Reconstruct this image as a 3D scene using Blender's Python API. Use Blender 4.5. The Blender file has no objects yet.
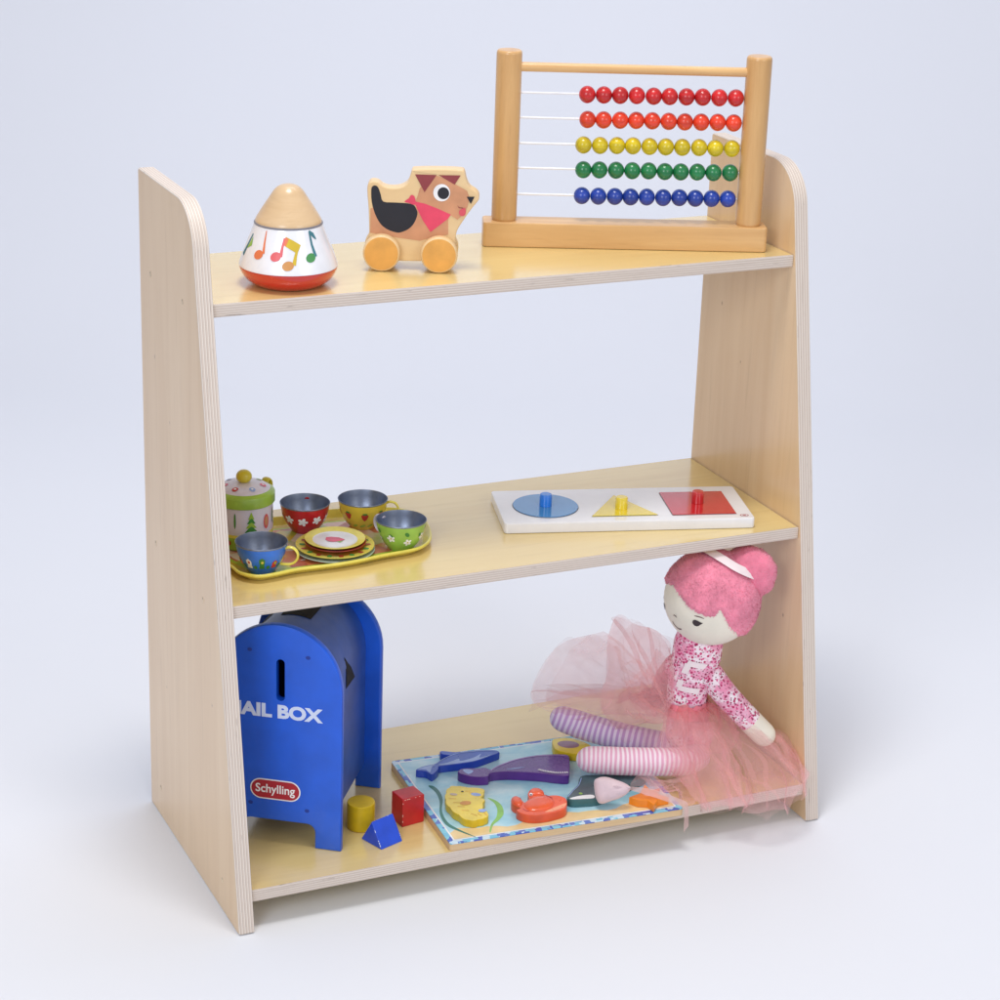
import bpy, bmesh, math, random
from mathutils import Vector, Matrix, noise
random.seed(7)
sc = bpy.context.scene
COL = sc.collection
PI = math.pi
Z1, Z2, Z3 = .03735, .29158, .54927          # tops of the three shelf boards

O = {
'dog_body': [(-0.0121, 0.0238), (-0.0117, 0.0349), (-0.0125, 0.0546), (-0.0139, 0.0704), (-0.0132, 0.0771), (-0.0099, 0.0797), (-0.0045, 0.079), (-0.0002, 0.0758), (0.0064, 0.0742), (0.0148, 0.0751), (0.0213, 0.0789), (0.0239, 0.0851), (0.0253, 0.09), (0.0282, 0.0915), (0.0467, 0.0925), (0.067, 0.0924), (0.0719, 0.0906), (0.0739, 0.0832), (0.077, 0.0772), (0.0819, 0.074), (0.085, 0.0708), (0.0857, 0.0671), (0.084, 0.064), (0.0788, 0.0571), (0.0719, 0.0464), (0.0667, 0.037), (0.0654, 0.0277), (0.0654, 0.0203), (0.0596, 0.0101), (0.0366, 0.0083), (0.016, 0.0079), (-0.0071, 0.0078)] ,
'dog_black': [(-0.0103, 0.0718), (-0.0092, 0.0752), (-0.0068, 0.0761), (-0.0042, 0.0744), (-0.0019, 0.0684), (0.0006, 0.0618), (0.0114, 0.0613), (0.0258, 0.0605), (0.0301, 0.056), (0.0311, 0.0512), (0.0286, 0.0437), (0.0239, 0.038), (0.0167, 0.0344), (0.0119, 0.0343), (0.0046, 0.0367), (-0.0015, 0.0414), (-0.0064, 0.0499), (-0.0096, 0.0608)] ,
'dog_brown': [(-0.0107, 0.0552), (-0.0107, 0.0331), (-0.0001, 0.0316), (0.0144, 0.0294), (0.0338, 0.0272), (0.0434, 0.0304), (0.059, 0.0337), (0.0586, 0.0503), (0.0428, 0.054), (0.0271, 0.0584), (0.0006, 0.0593)] ,
'dog_head': [(0.0311, 0.0683), (0.0328, 0.0751), (0.0469, 0.0871), (0.0517, 0.0854), (0.0638, 0.0798), (0.0747, 0.0741), (0.0773, 0.0675), (0.0752, 0.0588), (0.0706, 0.0513), (0.067, 0.0477), (0.0597, 0.0522), (0.0427, 0.0577), (0.0294, 0.0634)] ,
'dog_scarf': [(0.027, 0.0633), (0.0378, 0.0612), (0.0488, 0.0573), (0.0609, 0.0522), (0.0586, 0.0484), (0.0432, 0.0356), (0.0358, 0.0464), (0.0301, 0.0579)] ,
'dog_knot': [(0.0192, 0.0624), (0.0233, 0.0656), (0.0251, 0.0687), (0.0281, 0.0676), (0.0294, 0.0627), (0.0283, 0.0597), (0.0234, 0.0613)] ,
'dog_ear1': [(0.0283, 0.0874), (0.0474, 0.0874), (0.037, 0.0716)] ,
'dog_ear2': [(0.0492, 0.0874), (0.0687, 0.0878), (0.0636, 0.0794)] ,
'dog_eye': [(0.0523, 0.0717)] ,
'dog_pupil': [(0.0538, 0.0713)] ,
'dog_nose': [(0.0746, 0.0688), (0.0816, 0.0691), (0.0784, 0.0624)] ,
'dog_tongue': [(0.0686, 0.0564), (0.0734, 0.0588), (0.0741, 0.0539), (0.0724, 0.0514), (0.07, 0.0513), (0.0683, 0.0531)] ,
'dog_mouth': [(0.0665, 0.061), (0.0682, 0.0588), (0.0716, 0.0585)] ,
'sea_dolphin': [(0.2281, -0.1267), (0.2335, -0.1226), (0.2428, -0.1207), (0.2514, -0.1203), (0.2578, -0.1154), (0.271, -0.1104), (0.2657, -0.1047), (0.2647, -0.0998), (0.268, -0.0973), (0.2783, -0.1035), (0.286, -0.1056), (0.2975, -0.107), (0.3099, -0.1102), (0.3178, -0.1139), (0.3201, -0.1204), (0.3105, -0.1242), (0.2908, -0.1297), (0.2755, -0.1295), (0.256, -0.1275), (0.2515, -0.128), (0.2483, -0.1337), (0.2388, -0.1409), (0.2361, -0.1326)] ,
'sea_dolphin_belly': [(0.2534, -0.1236), (0.2631, -0.1229), (0.2767, -0.1189), (0.2761, -0.1242), (0.2907, -0.1223), (0.3016, -0.1171), (0.2966, -0.1245), (0.3115, -0.122), (0.2914, -0.1285), (0.2761, -0.1282), (0.2565, -0.1263)] ,
'sea_dolphin_tail': [(0.2308, -0.1252), (0.2419, -0.1229), (0.2502, -0.1224), (0.2447, -0.1269), (0.2388, -0.1362), (0.2374, -0.1295)] ,
'sea_whale': [(0.2631, -0.1475), (0.2705, -0.1424), (0.283, -0.1464), (0.2923, -0.1485), (0.2959, -0.1542), (0.3097, -0.1478), (0.3261, -0.1423), (0.3506, -0.1419), (0.3722, -0.1479), (0.3793, -0.1536), (0.3746, -0.1666), (0.3647, -0.1862), (0.3594, -0.1928), (0.3469, -0.1859), (0.3367, -0.1784), (0.309, -0.1643), (0.2916, -0.1613), (0.2869, -0.1666), (0.2753, -0.1636), (0.2668, -0.1561)] ,
'sea_whale_teeth': [(0.3361, -0.1709), (0.3437, -0.1782), (0.3542, -0.185), (0.3635, -0.1871), (0.3608, -0.1919), (0.3495, -0.1876), (0.3408, -0.1807)] ,
'sea_whale_tail': [(0.2691, -0.1455), (0.2755, -0.1465), (0.2779, -0.1517), (0.2708, -0.1555)] ,
'sea_whale_line': [(0.3087, -0.1598), (0.318, -0.1597), (0.3291, -0.1617), (0.3171, -0.1616)] ,
'sea_seahorse': [(0.2385, -0.1779), (0.2442, -0.1714), (0.2495, -0.1699), (0.256, -0.1741), (0.2664, -0.1809), (0.2723, -0.1845), (0.2711, -0.1921), (0.2645, -0.2), (0.2645, -0.2069), (0.2587, -0.215), (0.2562, -0.2242), (0.2578, -0.2299), (0.2529, -0.2381), (0.2471, -0.2392), (0.2402, -0.2399), (0.2339, -0.2358), (0.2307, -0.2246), (0.2288, -0.212), (0.2296, -0.1987), (0.2333, -0.1881)] ,
'sea_crab': [(0.2889, -0.2152), (0.2942, -0.211), (0.298, -0.2145), (0.2979, -0.2261), (0.3043, -0.2224), (0.3081, -0.2114), (0.3152, -0.2036), (0.3218, -0.204), (0.3247, -0.2107), (0.3227, -0.2205), (0.3322, -0.2234), (0.3379, -0.2311), (0.3356, -0.2406), (0.328, -0.2513), (0.3137, -0.2546), (0.3006, -0.2543), (0.2908, -0.2505), (0.285, -0.2436), (0.2843, -0.2366), (0.2893, -0.2345), (0.2861, -0.225)] ,
'sea_crab_body': [(0.2954, -0.23), (0.3055, -0.2228), (0.3162, -0.2214), (0.3242, -0.2259), (0.3243, -0.2362), (0.3167, -0.2449), (0.3041, -0.2469), (0.2948, -0.242)] ,
'sea_crab_claw1': [(0.2895, -0.2161), (0.294, -0.2129), (0.2963, -0.2166), (0.2954, -0.2272), (0.2904, -0.2308), (0.2872, -0.2248)] ,
'sea_crab_claw2': [(0.3115, -0.2085), (0.3152, -0.205), (0.3209, -0.2058), (0.3235, -0.2117), (0.3213, -0.2192), (0.315, -0.2168), (0.3105, -0.2151)] ,
'sea_crab_belly': [(0.3075, -0.2502), (0.3257, -0.2436), (0.3345, -0.2415), (0.3286, -0.2481), (0.3151, -0.2518)] ,
'sea_crab_eye': [(0.3091, -0.2166)] ,
'sea_shark': [(0.3405, -0.2299), (0.3518, -0.2185), (0.3617, -0.2104), (0.3716, -0.1961), (0.3832, -0.1965), (0.4067, -0.2042), (0.4283, -0.2083), (0.4316, -0.2189), (0.4069, -0.2284), (0.3898, -0.237), (0.3764, -0.2405), (0.3657, -0.2427), (0.3517, -0.24), (0.3429, -0.2367)] ,
'sea_shark_teeth': [(0.3429, -0.2328), (0.3558, -0.2319), (0.3658, -0.2349), (0.3638, -0.2408), (0.3526, -0.2384), (0.3434, -0.2357)] ,
'sea_shark_eye': [(0.3562, -0.2281)] ,
'sea_fish': [(0.3803, -0.1159), (0.388, -0.1145), (0.3985, -0.1176), (0.4081, -0.1308), (0.4103, -0.1444), (0.4, -0.1511), (0.3895, -0.1522), (0.3807, -0.1459), (0.3745, -0.1381), (0.3747, -0.1288)] ,
'sea_weed1': [(0.2324, -0.1477), (0.2371, -0.1506), (0.238, -0.1622), (0.2344, -0.1783), (0.2249, -0.1987), (0.2211, -0.2208), (0.2253, -0.2374), (0.2344, -0.2573), (0.2237, -0.241), (0.2175, -0.2254), (0.2205, -0.2038), (0.2303, -0.1802), (0.2337, -0.1623)] ,
'sea_weed2': [(0.2757, -0.1906), (0.2809, -0.1978), (0.2819, -0.2103), (0.2767, -0.2253), (0.2672, -0.2352), (0.2584, -0.2418), (0.2506, -0.2537), (0.2507, -0.2505), (0.2583, -0.2384), (0.2677, -0.2286), (0.275, -0.2145), (0.2774, -0.2017)] ,
'sea_sand': [(0.2114, -0.2433), (0.2403, -0.2512), (0.2566, -0.2476), (0.2789, -0.2528), (0.3068, -0.2635), (0.332, -0.2632), (0.3716, -0.2683), (0.4188, -0.2762), (0.4393, -0.2703), (0.4435, -0.2753)] ,
'pz_corners': [(0.0017, 0.0918), (0.0007, 0.0021)] ,
'pz_corners2': [(0.2438, 0.0874), (0.2431, -0.0048)] ,
'pz_circle': [(0.0156, 0.0463), (0.0777, 0.0381), (0.0517, 0.0765), (0.0415, 0.0123)] ,
'pz_tri': [(0.0861, 0.0103), (0.1156, 0.0691)] ,
'pz_tri2': [(0.1319, 0.0591), (0.1504, 0.0084)] ,
'pz_sq': [(0.166, 0.0728), (0.2301, 0.0703), (0.2271, 0.01), (0.1649, 0.0101)] ,
'pz_knobs': [(0.042, 0.0165), (0.1167, 0.0118)] ,
'pz_knobs2': [(0.1946, 0.0295)] ,
'pz_logo': [(0.2354, 0.0039)] ,
'head_c': [(0.5026, -0.1988, 0.2232)] ,
'head_XFU': [(0.1735, -0.9847, -0.0133), (-0.9606, -0.1663, -0.2227), (-0.2171, -0.0514, 0.9748)] ,
'hairline': [(-0.7499, 0.2958), (-0.18, 0.6291), (0.1184, 0.4968), (0.3828, 0.3434), (0.5681, 0.2444), (0.7423, 0.1876), (0.9511, 0.1398), (1.0562, 0.2228), (1.0825, 0.3514), (1.2194, -0.0236), (1.3042, -0.659), (1.1074, -1.2513)] ,
'face': [(0.5844, 0.0), (-0.6045, 0.0), (0.0602, 0.0428), (-0.1072, -0.1876), (-0.0567, -0.3062), (0.0923, -0.2776), (0.5705, 0.1734), (0.7208, 0.1243), (1.2701, -0.6844), (0.358, -1.003)] ,
'bun': [(0.5463, -0.2083, 0.2479), (0.5298, -0.2061, 0.2618)] ,
'band': [(0.0773, 1.7164), (0.5792, 1.6158), (1.1277, 1.4481), (1.7045, 1.3722)] ,
'd_neck': [(0.4934, -0.1945, 0.17)] ,
'd_chest': [(0.4887, -0.1923, 0.1442)] ,
'd_waist': [(0.4871, -0.1915, 0.1085)] ,
'd_hip': [(0.4931, -0.1943, 0.065)] ,
'd_sh': [(0.5046, -0.1997, 0.1448)] ,
'd_el': [(0.5243, -0.209, 0.1122)] ,
'd_wr': [(0.5491, -0.2207, 0.0861)] ,
'd_hd': [(0.5626, -0.2271, 0.0714)] ,
'd_sh2': [(0.4739, -0.1853, 0.1564)] ,
'd_hand_f': [(0.5516, -0.244, 0.0812)] ,
'l_nt': [(0.3669, -0.1883, 0.0683)] ,
'l_n2': [(0.4279, -0.212, 0.0654)] ,
'l_n3': [(0.4817, -0.2357, 0.0594)] ,
'l_ft': [(0.3767, -0.1135, 0.0734)] ,
'l_f2': [(0.4348, -0.1564, 0.0654)] ,
'l_f3': [(0.4936, -0.1946, 0.0574)] ,
'l_bow': [(0.3767, -0.2483, 0.0634)] ,
'l_bowR': [(0.3956, -0.2493, 0.0614)] ,
'l_r1': [(0.4134, -0.261, 0.0574)] ,
'l_r2': [(0.4345, -0.2782, 0.0534)] ,
'l_corner': [(0.4404, -0.2799, 0.0498)] ,
'hf': [(0.4261, 0.9047, 0.0)] ,
'hem_left': [(0.3596, -0.1093, 0.1073), (0.3763, -0.1061, 0.1381), (0.4019, -0.1127, 0.1585), (0.4215, -0.1274, 0.1702), (0.4295, -0.1423, 0.188), (0.4501, -0.152, 0.1835), (0.4673, -0.1601, 0.1767), (0.4883, -0.1589, 0.1558)] ,
'hem_right': [(0.5708, -0.2715, 0.0874), (0.5713, -0.2769, 0.0574), (0.5542, -0.2998, 0.0413), (0.5181, -0.3095, 0.0433), (0.4978, -0.2783, 0.0413), (0.4746, -0.2608, 0.0404), (0.4458, -0.2461, 0.0494), (0.4112, -0.2434, 0.0674)] ,
'hem_low': [(0.4345, -0.1667, 0.0735), (0.4071, -0.1538, 0.0865), (0.3801, -0.13, 0.0913), (0.3664, -0.1126, 0.0923)] ,
'tu_A': [[(0.471, -0.1972, 0.1191), (0.4713, -0.1951, 0.1482), (0.4732, -0.185, 0.1691)], [(0.4675, -0.1978, 0.1167), (0.4595, -0.1918, 0.1529), (0.4564, -0.1771, 0.1865)], [(0.4655, -0.1979, 0.1128), (0.4471, -0.1859, 0.1556), (0.4403, -0.1695, 0.1921)], [(0.4634, -0.198, 0.11), (0.4385, -0.1819, 0.152), (0.4191, -0.1595, 0.1965)], [(0.4631, -0.199, 0.1062), (0.4343, -0.1821, 0.1293), (0.4142, -0.1572, 0.1485)], [(0.4629, -0.2, 0.1023), (0.4342, -0.1843, 0.1109), (0.4123, -0.1563, 0.1107)], [(0.4649, -0.2009, 0.0981), (0.4395, -0.1868, 0.0938), (0.4202, -0.1655, 0.0831)]] ,
'tu_A2': [[(0.4743, -0.1855, 0.1155), (0.4401, -0.1473, 0.1509), (0.4215, -0.1274, 0.1702)], [(0.4709, -0.1839, 0.1132), (0.4319, -0.1434, 0.1343), (0.3908, -0.113, 0.1571)], [(0.4693, -0.1831, 0.1088), (0.4281, -0.1416, 0.1211), (0.3697, -0.1086, 0.1358)], [(0.4696, -0.1832, 0.1045), (0.4233, -0.1415, 0.1077), (0.3587, -0.1089, 0.1073)], [(0.4678, -0.1868, 0.102), (0.4223, -0.1444, 0.0983), (0.3652, -0.1175, 0.0925)], [(0.466, -0.1904, 0.0996), (0.4275, -0.1568, 0.0909), (0.4006, -0.1452, 0.0837)]] ,
'tu_B': [[(0.4627, -0.1999, 0.1045), (0.4526, -0.2106, 0.0874), (0.4555, -0.2264, 0.064), (0.4603, -0.2517, 0.0494)], [(0.4725, -0.2068, 0.1016), (0.4673, -0.222, 0.0879), (0.4689, -0.2382, 0.065), (0.4658, -0.2725, 0.0413)], [(0.4832, -0.2118, 0.0999), (0.4833, -0.2295, 0.0864), (0.4865, -0.2465, 0.0636), (0.484, -0.2775, 0.0404)], [(0.4938, -0.2168, 0.1003), (0.5003, -0.2353, 0.0829), (0.5063, -0.2514, 0.0602), (0.5021, -0.2844, 0.0404)], [(0.5037, -0.2192, 0.0998), (0.5112, -0.236, 0.0813), (0.5163, -0.2495, 0.0596), (0.5143, -0.2821, 0.0433)]] ,
'tu_C': [[(0.5035, -0.2158, 0.0982), (0.518, -0.2392, 0.0708), (0.518, -0.2558, 0.0493), (0.4947, -0.2839, 0.0393)], [(0.5087, -0.2149, 0.0948), (0.5357, -0.2387, 0.0652), (0.5412, -0.2612, 0.0444), (0.5177, -0.3014, 0.0393)], [(0.5126, -0.2124, 0.0918), (0.5541, -0.2363, 0.0662), (0.5638, -0.2608, 0.0477), (0.5457, -0.3011, 0.0404)], [(0.5157, -0.2072, 0.09), (0.5663, -0.2332, 0.078), (0.5821, -0.2518, 0.0575), (0.5634, -0.291, 0.0494)], [(0.517, -0.2011, 0.0892), (0.5725, -0.2229, 0.0787), (0.5869, -0.2385, 0.0691), (0.5779, -0.2681, 0.0574)]] ,
'tu_D': [[(0.4719, -0.2341, 0.0549), (0.4376, -0.2458, 0.0594), (0.4141, -0.2385, 0.0634)], [(0.475, -0.2377, 0.0453), (0.4407, -0.2589, 0.0534), (0.4208, -0.257, 0.0594)], [(0.4671, -0.264, 0.0433), (0.4514, -0.2667, 0.0433), (0.4369, -0.2621, 0.0514)]] ,
'bow_out': [(0.3629, -0.2411, 0.0709), (0.3659, -0.2411, 0.0745), (0.3721, -0.2435, 0.0757), (0.3805, -0.2481, 0.0742), (0.3879, -0.2525, 0.0718), (0.3934, -0.2568, 0.0676), (0.392, -0.258, 0.0631), (0.3854, -0.2568, 0.0584), (0.3763, -0.2541, 0.0546), (0.3683, -0.2515, 0.0516), (0.3642, -0.249, 0.0532), (0.3625, -0.2453, 0.0603)] ,
'fw': [(0.3995, 0.848, -0.3483)] ,
'sea_star': [(0.3967, -0.2506), (0.4102, -0.2471), (0.4228, -0.2329), (0.423, -0.2457), (0.433, -0.2447), (0.425, -0.2544), (0.4322, -0.2642), (0.4205, -0.2644), (0.4111, -0.274), (0.4099, -0.2634), (0.4016, -0.2591)] ,
'sea_dolphin_ridge': [(0.2523, -0.121), (0.2591, -0.1162), (0.2697, -0.1114), (0.2813, -0.1084), (0.296, -0.1102), (0.3088, -0.1127), (0.3174, -0.1168)] ,
'sea_whale_ridge': [(0.2933, -0.1576), (0.3016, -0.152), (0.3132, -0.1477), (0.3287, -0.144), (0.3494, -0.1444), (0.368, -0.1493), (0.3772, -0.155)] ,
'sea_whale_jaw': [(0.337, -0.172), (0.3434, -0.1788), (0.351, -0.1845), (0.3629, -0.1884)] ,
'sea_shark_ridge': [(0.342, -0.2297), (0.3518, -0.2205), (0.3615, -0.2127), (0.3709, -0.1999)] ,

}

# ------------------------------------------------------------------ materials
def lin(c):
    return tuple(((x/255)/12.92 if x/255 <= .04045 else (((x/255)+.055)/1.055)**2.4) for x in c) + (1,)

class NT:
    def __init__(s, name):
        s.m = bpy.data.materials.new(name); s.m.use_nodes = True
        s.t = s.m.node_tree; s.b = s.t.nodes['Principled BSDF']; s.out = s.t.nodes['Material Output']
    def n(s, kind, **kw):
        x = s.t.nodes.new(kind)
        for k, v in kw.items():
            if hasattr(x, k): setattr(x, k, v)
            else: x.inputs[k].default_value = v
        return x
    def l(s, a, b): s.t.links.new(a, b)
    def coord(s, scale=(1, 1, 1), kind='Object', rot=(0, 0, 0)):
        c = s.n('ShaderNodeTexCoord'); mp = s.n('ShaderNodeMapping')
        mp.inputs['Scale'].default_value = scale; mp.inputs['Rotation'].default_value = rot
        s.l(c.outputs[kind], mp.inputs['Vector']); return mp.outputs['Vector']
    def ramp(s, fac, stops, interp='LINEAR'):
        r = s.n('ShaderNodeValToRGB'); r.color_ramp.interpolation = interp
        el = r.color_ramp.elements
        while len(el) < len(stops): el.new(.5)
        for e, (p, c) in zip(el, stops): e.position = p; e.color = c
        s.l(fac, r.inputs['Fac']); return r.outputs['Color']
    def noise(s, vec, scale, detail=3, rough=.5, dist=0):
        x = s.n('ShaderNodeTexNoise'); x.inputs['Scale'].default_value = scale
        x.inputs['Detail'].default_value = detail; x.inputs['Roughness'].default_value = rough
        x.inputs['Distortion'].default_value = dist
        s.l(vec, x.inputs['Vector']); return x.outputs['Fac']
    def mix(s, fac, a, b, mode='MIX'):
        x = s.n('ShaderNodeMix', data_type='RGBA', blend_type=mode)
        for sock, v in ((x.inputs[0], fac), (x.inputs[6], a), (x.inputs[7], b)):
            if hasattr(v, 'links'): s.l(v, sock)
            else: sock.default_value = v
        return x.outputs[2]
    def bump(s, h, strength=.2, dist=.001):
        x = s.n('ShaderNodeBump'); x.inputs['Strength'].default_value = strength; x.inputs['Distance'].default_value = dist
        s.l(h, x.inputs['Height']); s.l(x.outputs['Normal'], s.b.inputs['Normal'])
    def base(s, c):
        if hasattr(c, 'links'): s.l(c, s.b.inputs['Base Color'])
        else: s.b.inputs['Base Color'].default_value = c
    def set(s, **kw):
        for k, v in kw.items(): s.b.inputs[k.replace('_', ' ')].default_value = v
        return s

def sh(c, f): return tuple(max(0, min(255, x*f)) for x in c)

def paint(name, c, rough=.35, var=.06, coat=0, metal=0, bump=.05, scale=60):
    t = NT(name); v = t.coord()
    n = t.noise(v, scale, 4)
    t.base(t.ramp(n, [(.3, lin(sh(c, 1-var))), (.7, lin(sh(c, 1+var)))]))
    t.set(Roughness=rough, Metallic=metal, Coat_Weight=coat, Coat_Roughness=.12)
    r = t.n('ShaderNodeMapRange'); t.l(t.noise(v, scale*2.5, 3), r.inputs['Value'])
    r.inputs['To Min'].default_value = max(0, rough-.06); r.inputs['To Max'].default_value = rough+.1
    t.l(r.outputs['Result'], t.b.inputs['Roughness'])
    if bump: t.bump(t.noise(v, scale*6, 2), bump, .0005)
    return t.m

def wood(name, c1, c2, grain=(6, 6, 60), rough=.3, coat=.25, fleck=.5, spec=.5, knots=()):
    """grain: object-space frequency per axis; low along the fibre"""
    t = NT(name); v = t.coord(grain)
    a = t.noise(v, 1.0, 5, .6, .6); b = t.noise(t.coord(tuple(x*5 for x in grain)), 1.0, 3, .6)
    broad = t.noise(t.coord((4, 4, 4)), 1.0, 2)
    col = t.ramp(a, [(.25, lin(c2)), (.5, lin(tuple((p+q)/2 for p, q in zip(c1, c2)))), (.75, lin(c1))])
    col = t.mix(t.ramp(b, [(.55, (0, 0, 0, 1)), (.8, (fleck, fleck, fleck, 1))]), col, lin(sh(c2, .93)))
    col = t.mix(t.ramp(broad, [(.35, (0, 0, 0, 1)), (.7, (.35, .35, .35, 1))]), col, lin(sh(c1, 1.04)))
    for cy_, cz_, ry, rz in knots:
        cc = t.n('ShaderNodeTexCoord'); mp_ = t.n('ShaderNodeMapping'); mp_.inputs['Location'].default_value = (0, -cy_/ry, -cz_/rz); mp_.inputs['Scale'].default_value = (0, 1/ry, 1/rz)
        t.l(cc.outputs['Object'], mp_.inputs['Vector']); ln = t.n('ShaderNodeVectorMath', operation='LENGTH'); t.l(mp_.outputs['Vector'], ln.inputs[0])
        wob_ = t.n('ShaderNodeMath', operation='MULTIPLY_ADD'); t.l(a, wob_.inputs[0]); wob_.inputs[1].default_value = .9; t.l(ln.outputs['Value'], wob_.inputs[2])
        col = t.mix(t.ramp(wob_.outputs[0], [(.55, (.75, .75, .75, 1)), (.9, (.12, .12, .12, 1)), (1.0, (0, 0, 0, 1))]), col, lin((140, 100, 72)))
    t.base(col); t.set(Roughness=rough, Coat_Weight=coat, Coat_Roughness=.19, Specular_IOR_Level=spec)
    t.b.inputs['Coat IOR'].default_value = 1.6; t.bump(a, .04, .0006)
    return t.m

def ply_edge(name, axis, z0, thick, n=9, run=(3, 3, 3)):
    """stripes across the thickness of a plywood sheet"""
    t = NT(name); c = t.n('ShaderNodeTexCoord'); s = t.n('ShaderNodeSeparateXYZ'); t.l(c.outputs['Object'], s.inputs[0])
    m1 = t.n('ShaderNodeMath', operation='SUBTRACT'); t.l(s.outputs['XYZ'.index(axis)], m1.inputs[0]); m1.inputs[1].default_value = z0
    wob = t.noise(t.coord((9, 9, 9)), 1.0, 2); mw = t.n('ShaderNodeMath', operation='MULTIPLY'); t.l(wob, mw.inputs[0]); mw.inputs[1].default_value = .0007
    m0 = t.n('ShaderNodeMath', operation='ADD'); t.l(m1.outputs[0], m0.inputs[0]); t.l(mw.outputs[0], m0.inputs[1])
    m2 = t.n('ShaderNodeMath', operation='MULTIPLY'); t.l(m0.outputs[0], m2.inputs[0]); m2.inputs[1].default_value = n/thick/2
    m3 = t.n('ShaderNodeMath', operation='FRACT'); t.l(m2.outputs[0], m3.inputs[0])
    col = t.ramp(m3.outputs[0], [(.0, lin((150, 132, 122))), (.07, lin((224, 212, 200))), (.44, lin((228, 218, 207))), (.5, lin((128, 110, 100))), (.57, lin((206, 190, 177))), (.94, lin((212, 197, 184)))])
    fl = t.noise(t.coord(run), 1.0, 4, .7)
    col = t.mix(t.ramp(fl, [(.56, (0, 0, 0, 1)), (.78, (.45, .45, .45, 1))]), col, lin((172, 156, 142)))
    dk = t.noise(t.coord(tuple(r*2.2 for r in run)), 1.3, 3, .6)
    col = t.mix(t.ramp(dk, [(.68, (0, 0, 0, 1)), (.72, (.8, .8, .8, 1))]), col, lin((104, 90, 82)))
    t.base(col); t.set(Roughness=.5)
    t.bump(m3.outputs[0], .08, .0003)
    return t.m

T = .0144; TS = .0118
M = {}
M['ply_v'] = wood('birch_face_upright', (229, 199, 158), (214, 178, 132), (7, 30, 2.0), .3, .45, .5, knots=((-.0417, .4689, .004, .006), (-.1996, .1933, .003, .004), (-.085, .42, .0025, .004), (-.06, .15, .003, .004)))
M['ply_h'] = wood('birch_face_board', (230, 207, 142), (219, 191, 124), (2.2, 26, 7), .2, .9, .5, .6)
for k, x0 in (('edge_l', 0.0), ('edge_r', .6-T)):
    M[k] = ply_edge('plywood_edge_'+k, 'X', x0, T, 11, (400, 14, 14))
for k, z in (('edge_1', Z1), ('edge_2', Z2), ('edge_3', Z3)):
    M[k] = ply_edge('plywood_edge_'+k, 'Z', z-TS, TS, 11, (14, 14, 400))
M['beech'] = wood('beech', (228, 188, 132), (200, 152, 96), (5, 60, 60), .32, .2, .5)
M['beech_up'] = wood('beech_upright', (220, 178, 122), (192, 144, 88), (60, 60, 5), .3, .25, .5)
M['pine'] = wood('pale_maple', (236, 208, 160), (222, 186, 134), (4, 40, 25), .35, .15, .3)
M['cone_wood'] = wood('turned_wood', (220, 190, 150), (200, 166, 122), (8, 8, 60), .3, .3, .5)
M['mdf'] = wood('board_core', (222, 192, 150), (206, 174, 130), (8, 8, 300), .6, 0, .3)
M['white_print'] = paint('white_print', (232, 233, 238), .22, .02, .6)
M['red_base'] = paint('red_lacquer', (203, 44, 30), .22, .02, .5, bump=.01, scale=20)
M['steel'] = paint('brushed_tin', (140, 150, 170), .4, .05, 0, .9, .1, 90)
M['groove'] = paint('dark_seam', (120, 120, 130), .4)
M['wire'] = paint('steel_wire', (236, 237, 242), .35, .02, 0, .2, 0)
def streaky(name, c, rough=.28):
    t = NT(name); a = t.noise(t.coord((40, 40, 260), rot=(.4, .3, 0)), 1.0, 4, .6, .5)
    oi = t.n('ShaderNodeObjectInfo'); rc = t.ramp(oi.outputs['Random'], [(0, (.86, .86, .86, 1)), (1, (1.0, 1.0, 1.0, 1))])
    t.base(t.mix(1.0, t.ramp(a, [(.3, lin(sh(c, .82))), (.6, lin(c)), (.8, lin(sh(c, 1.16)))]), rc, 'MULTIPLY'))
    t.set(Roughness=rough, Coat_Weight=.25, Coat_Roughness=.15); t.bump(a, .05, .0004); return t.m
BEAD = [('red', (205, 34, 38)), ('orange red', (232, 66, 38)), ('yellow', (222, 200, 30)), ('green', (30, 128, 74)), ('blue', (34, 66, 168))]
for n_, c in BEAD: M['bead '+n_] = streaky('bead_paint_'+n_.replace(' ', '_'), c)
for k, c in dict(black=(28, 28, 38), brown=(204, 146, 108), maroon=(140, 58, 62), scarf=(226, 70, 100), white=(240, 240, 242), tongue=(214, 84, 96),
                 orange_wheel=(226, 166, 82), pink_dot=(222, 90, 110), n_orange=(224, 120, 74), n_pink=(214, 92, 96), n_yellow=(212, 182, 48), n_ochre=(206, 146, 80),
                 n_green=(70, 140, 78), n_teal=(62, 120, 132), n_lime=(140, 180, 80)).items():
    M[k] = paint('print_'+k, c, .42, .05, .05, bump=.03)
M['cup_blue'] = paint('blue_tin', (40, 118, 226), .3, .06, .3)
M['cup_red'] = paint('red_tin', (192, 34, 44), .3, .06, .3)
M['cup_yellow'] = paint('yellow_tin', (222, 194, 66), .3, .06, .3)
M['cup_green'] = paint('green_tin', (150, 196, 84), .3, .06, .3)
M['trim_yellow'] = paint('yellow_enamel', (230, 216, 92), .28, .05, .4)
M['lid_green'] = paint('green_enamel', (152, 188, 66), .3, .05, .3)
M['pot_white'] = paint('lilac_white_tin', (214, 208, 222), .3, .03, .3)
M['knob_yellow'] = paint('yellow_knob', (204, 186, 42), .3, .06, .3)
M['leaf'] = paint('leaf_print', (64, 132, 58), .4, .12)
M['berry'] = paint('berry_print', (188, 52, 44), .35, .12)
M['berry_pink'] = paint('pink_berry_print', (222, 76, 108), .35, .12, .3)
M['plate_grey'] = paint('pale_grey_green_rim', (196, 214, 206), .3, .04, .3)
M['plate_orange'] = paint('orange_ochre_tin', (208, 140, 44), .3, .15, .3)
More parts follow.
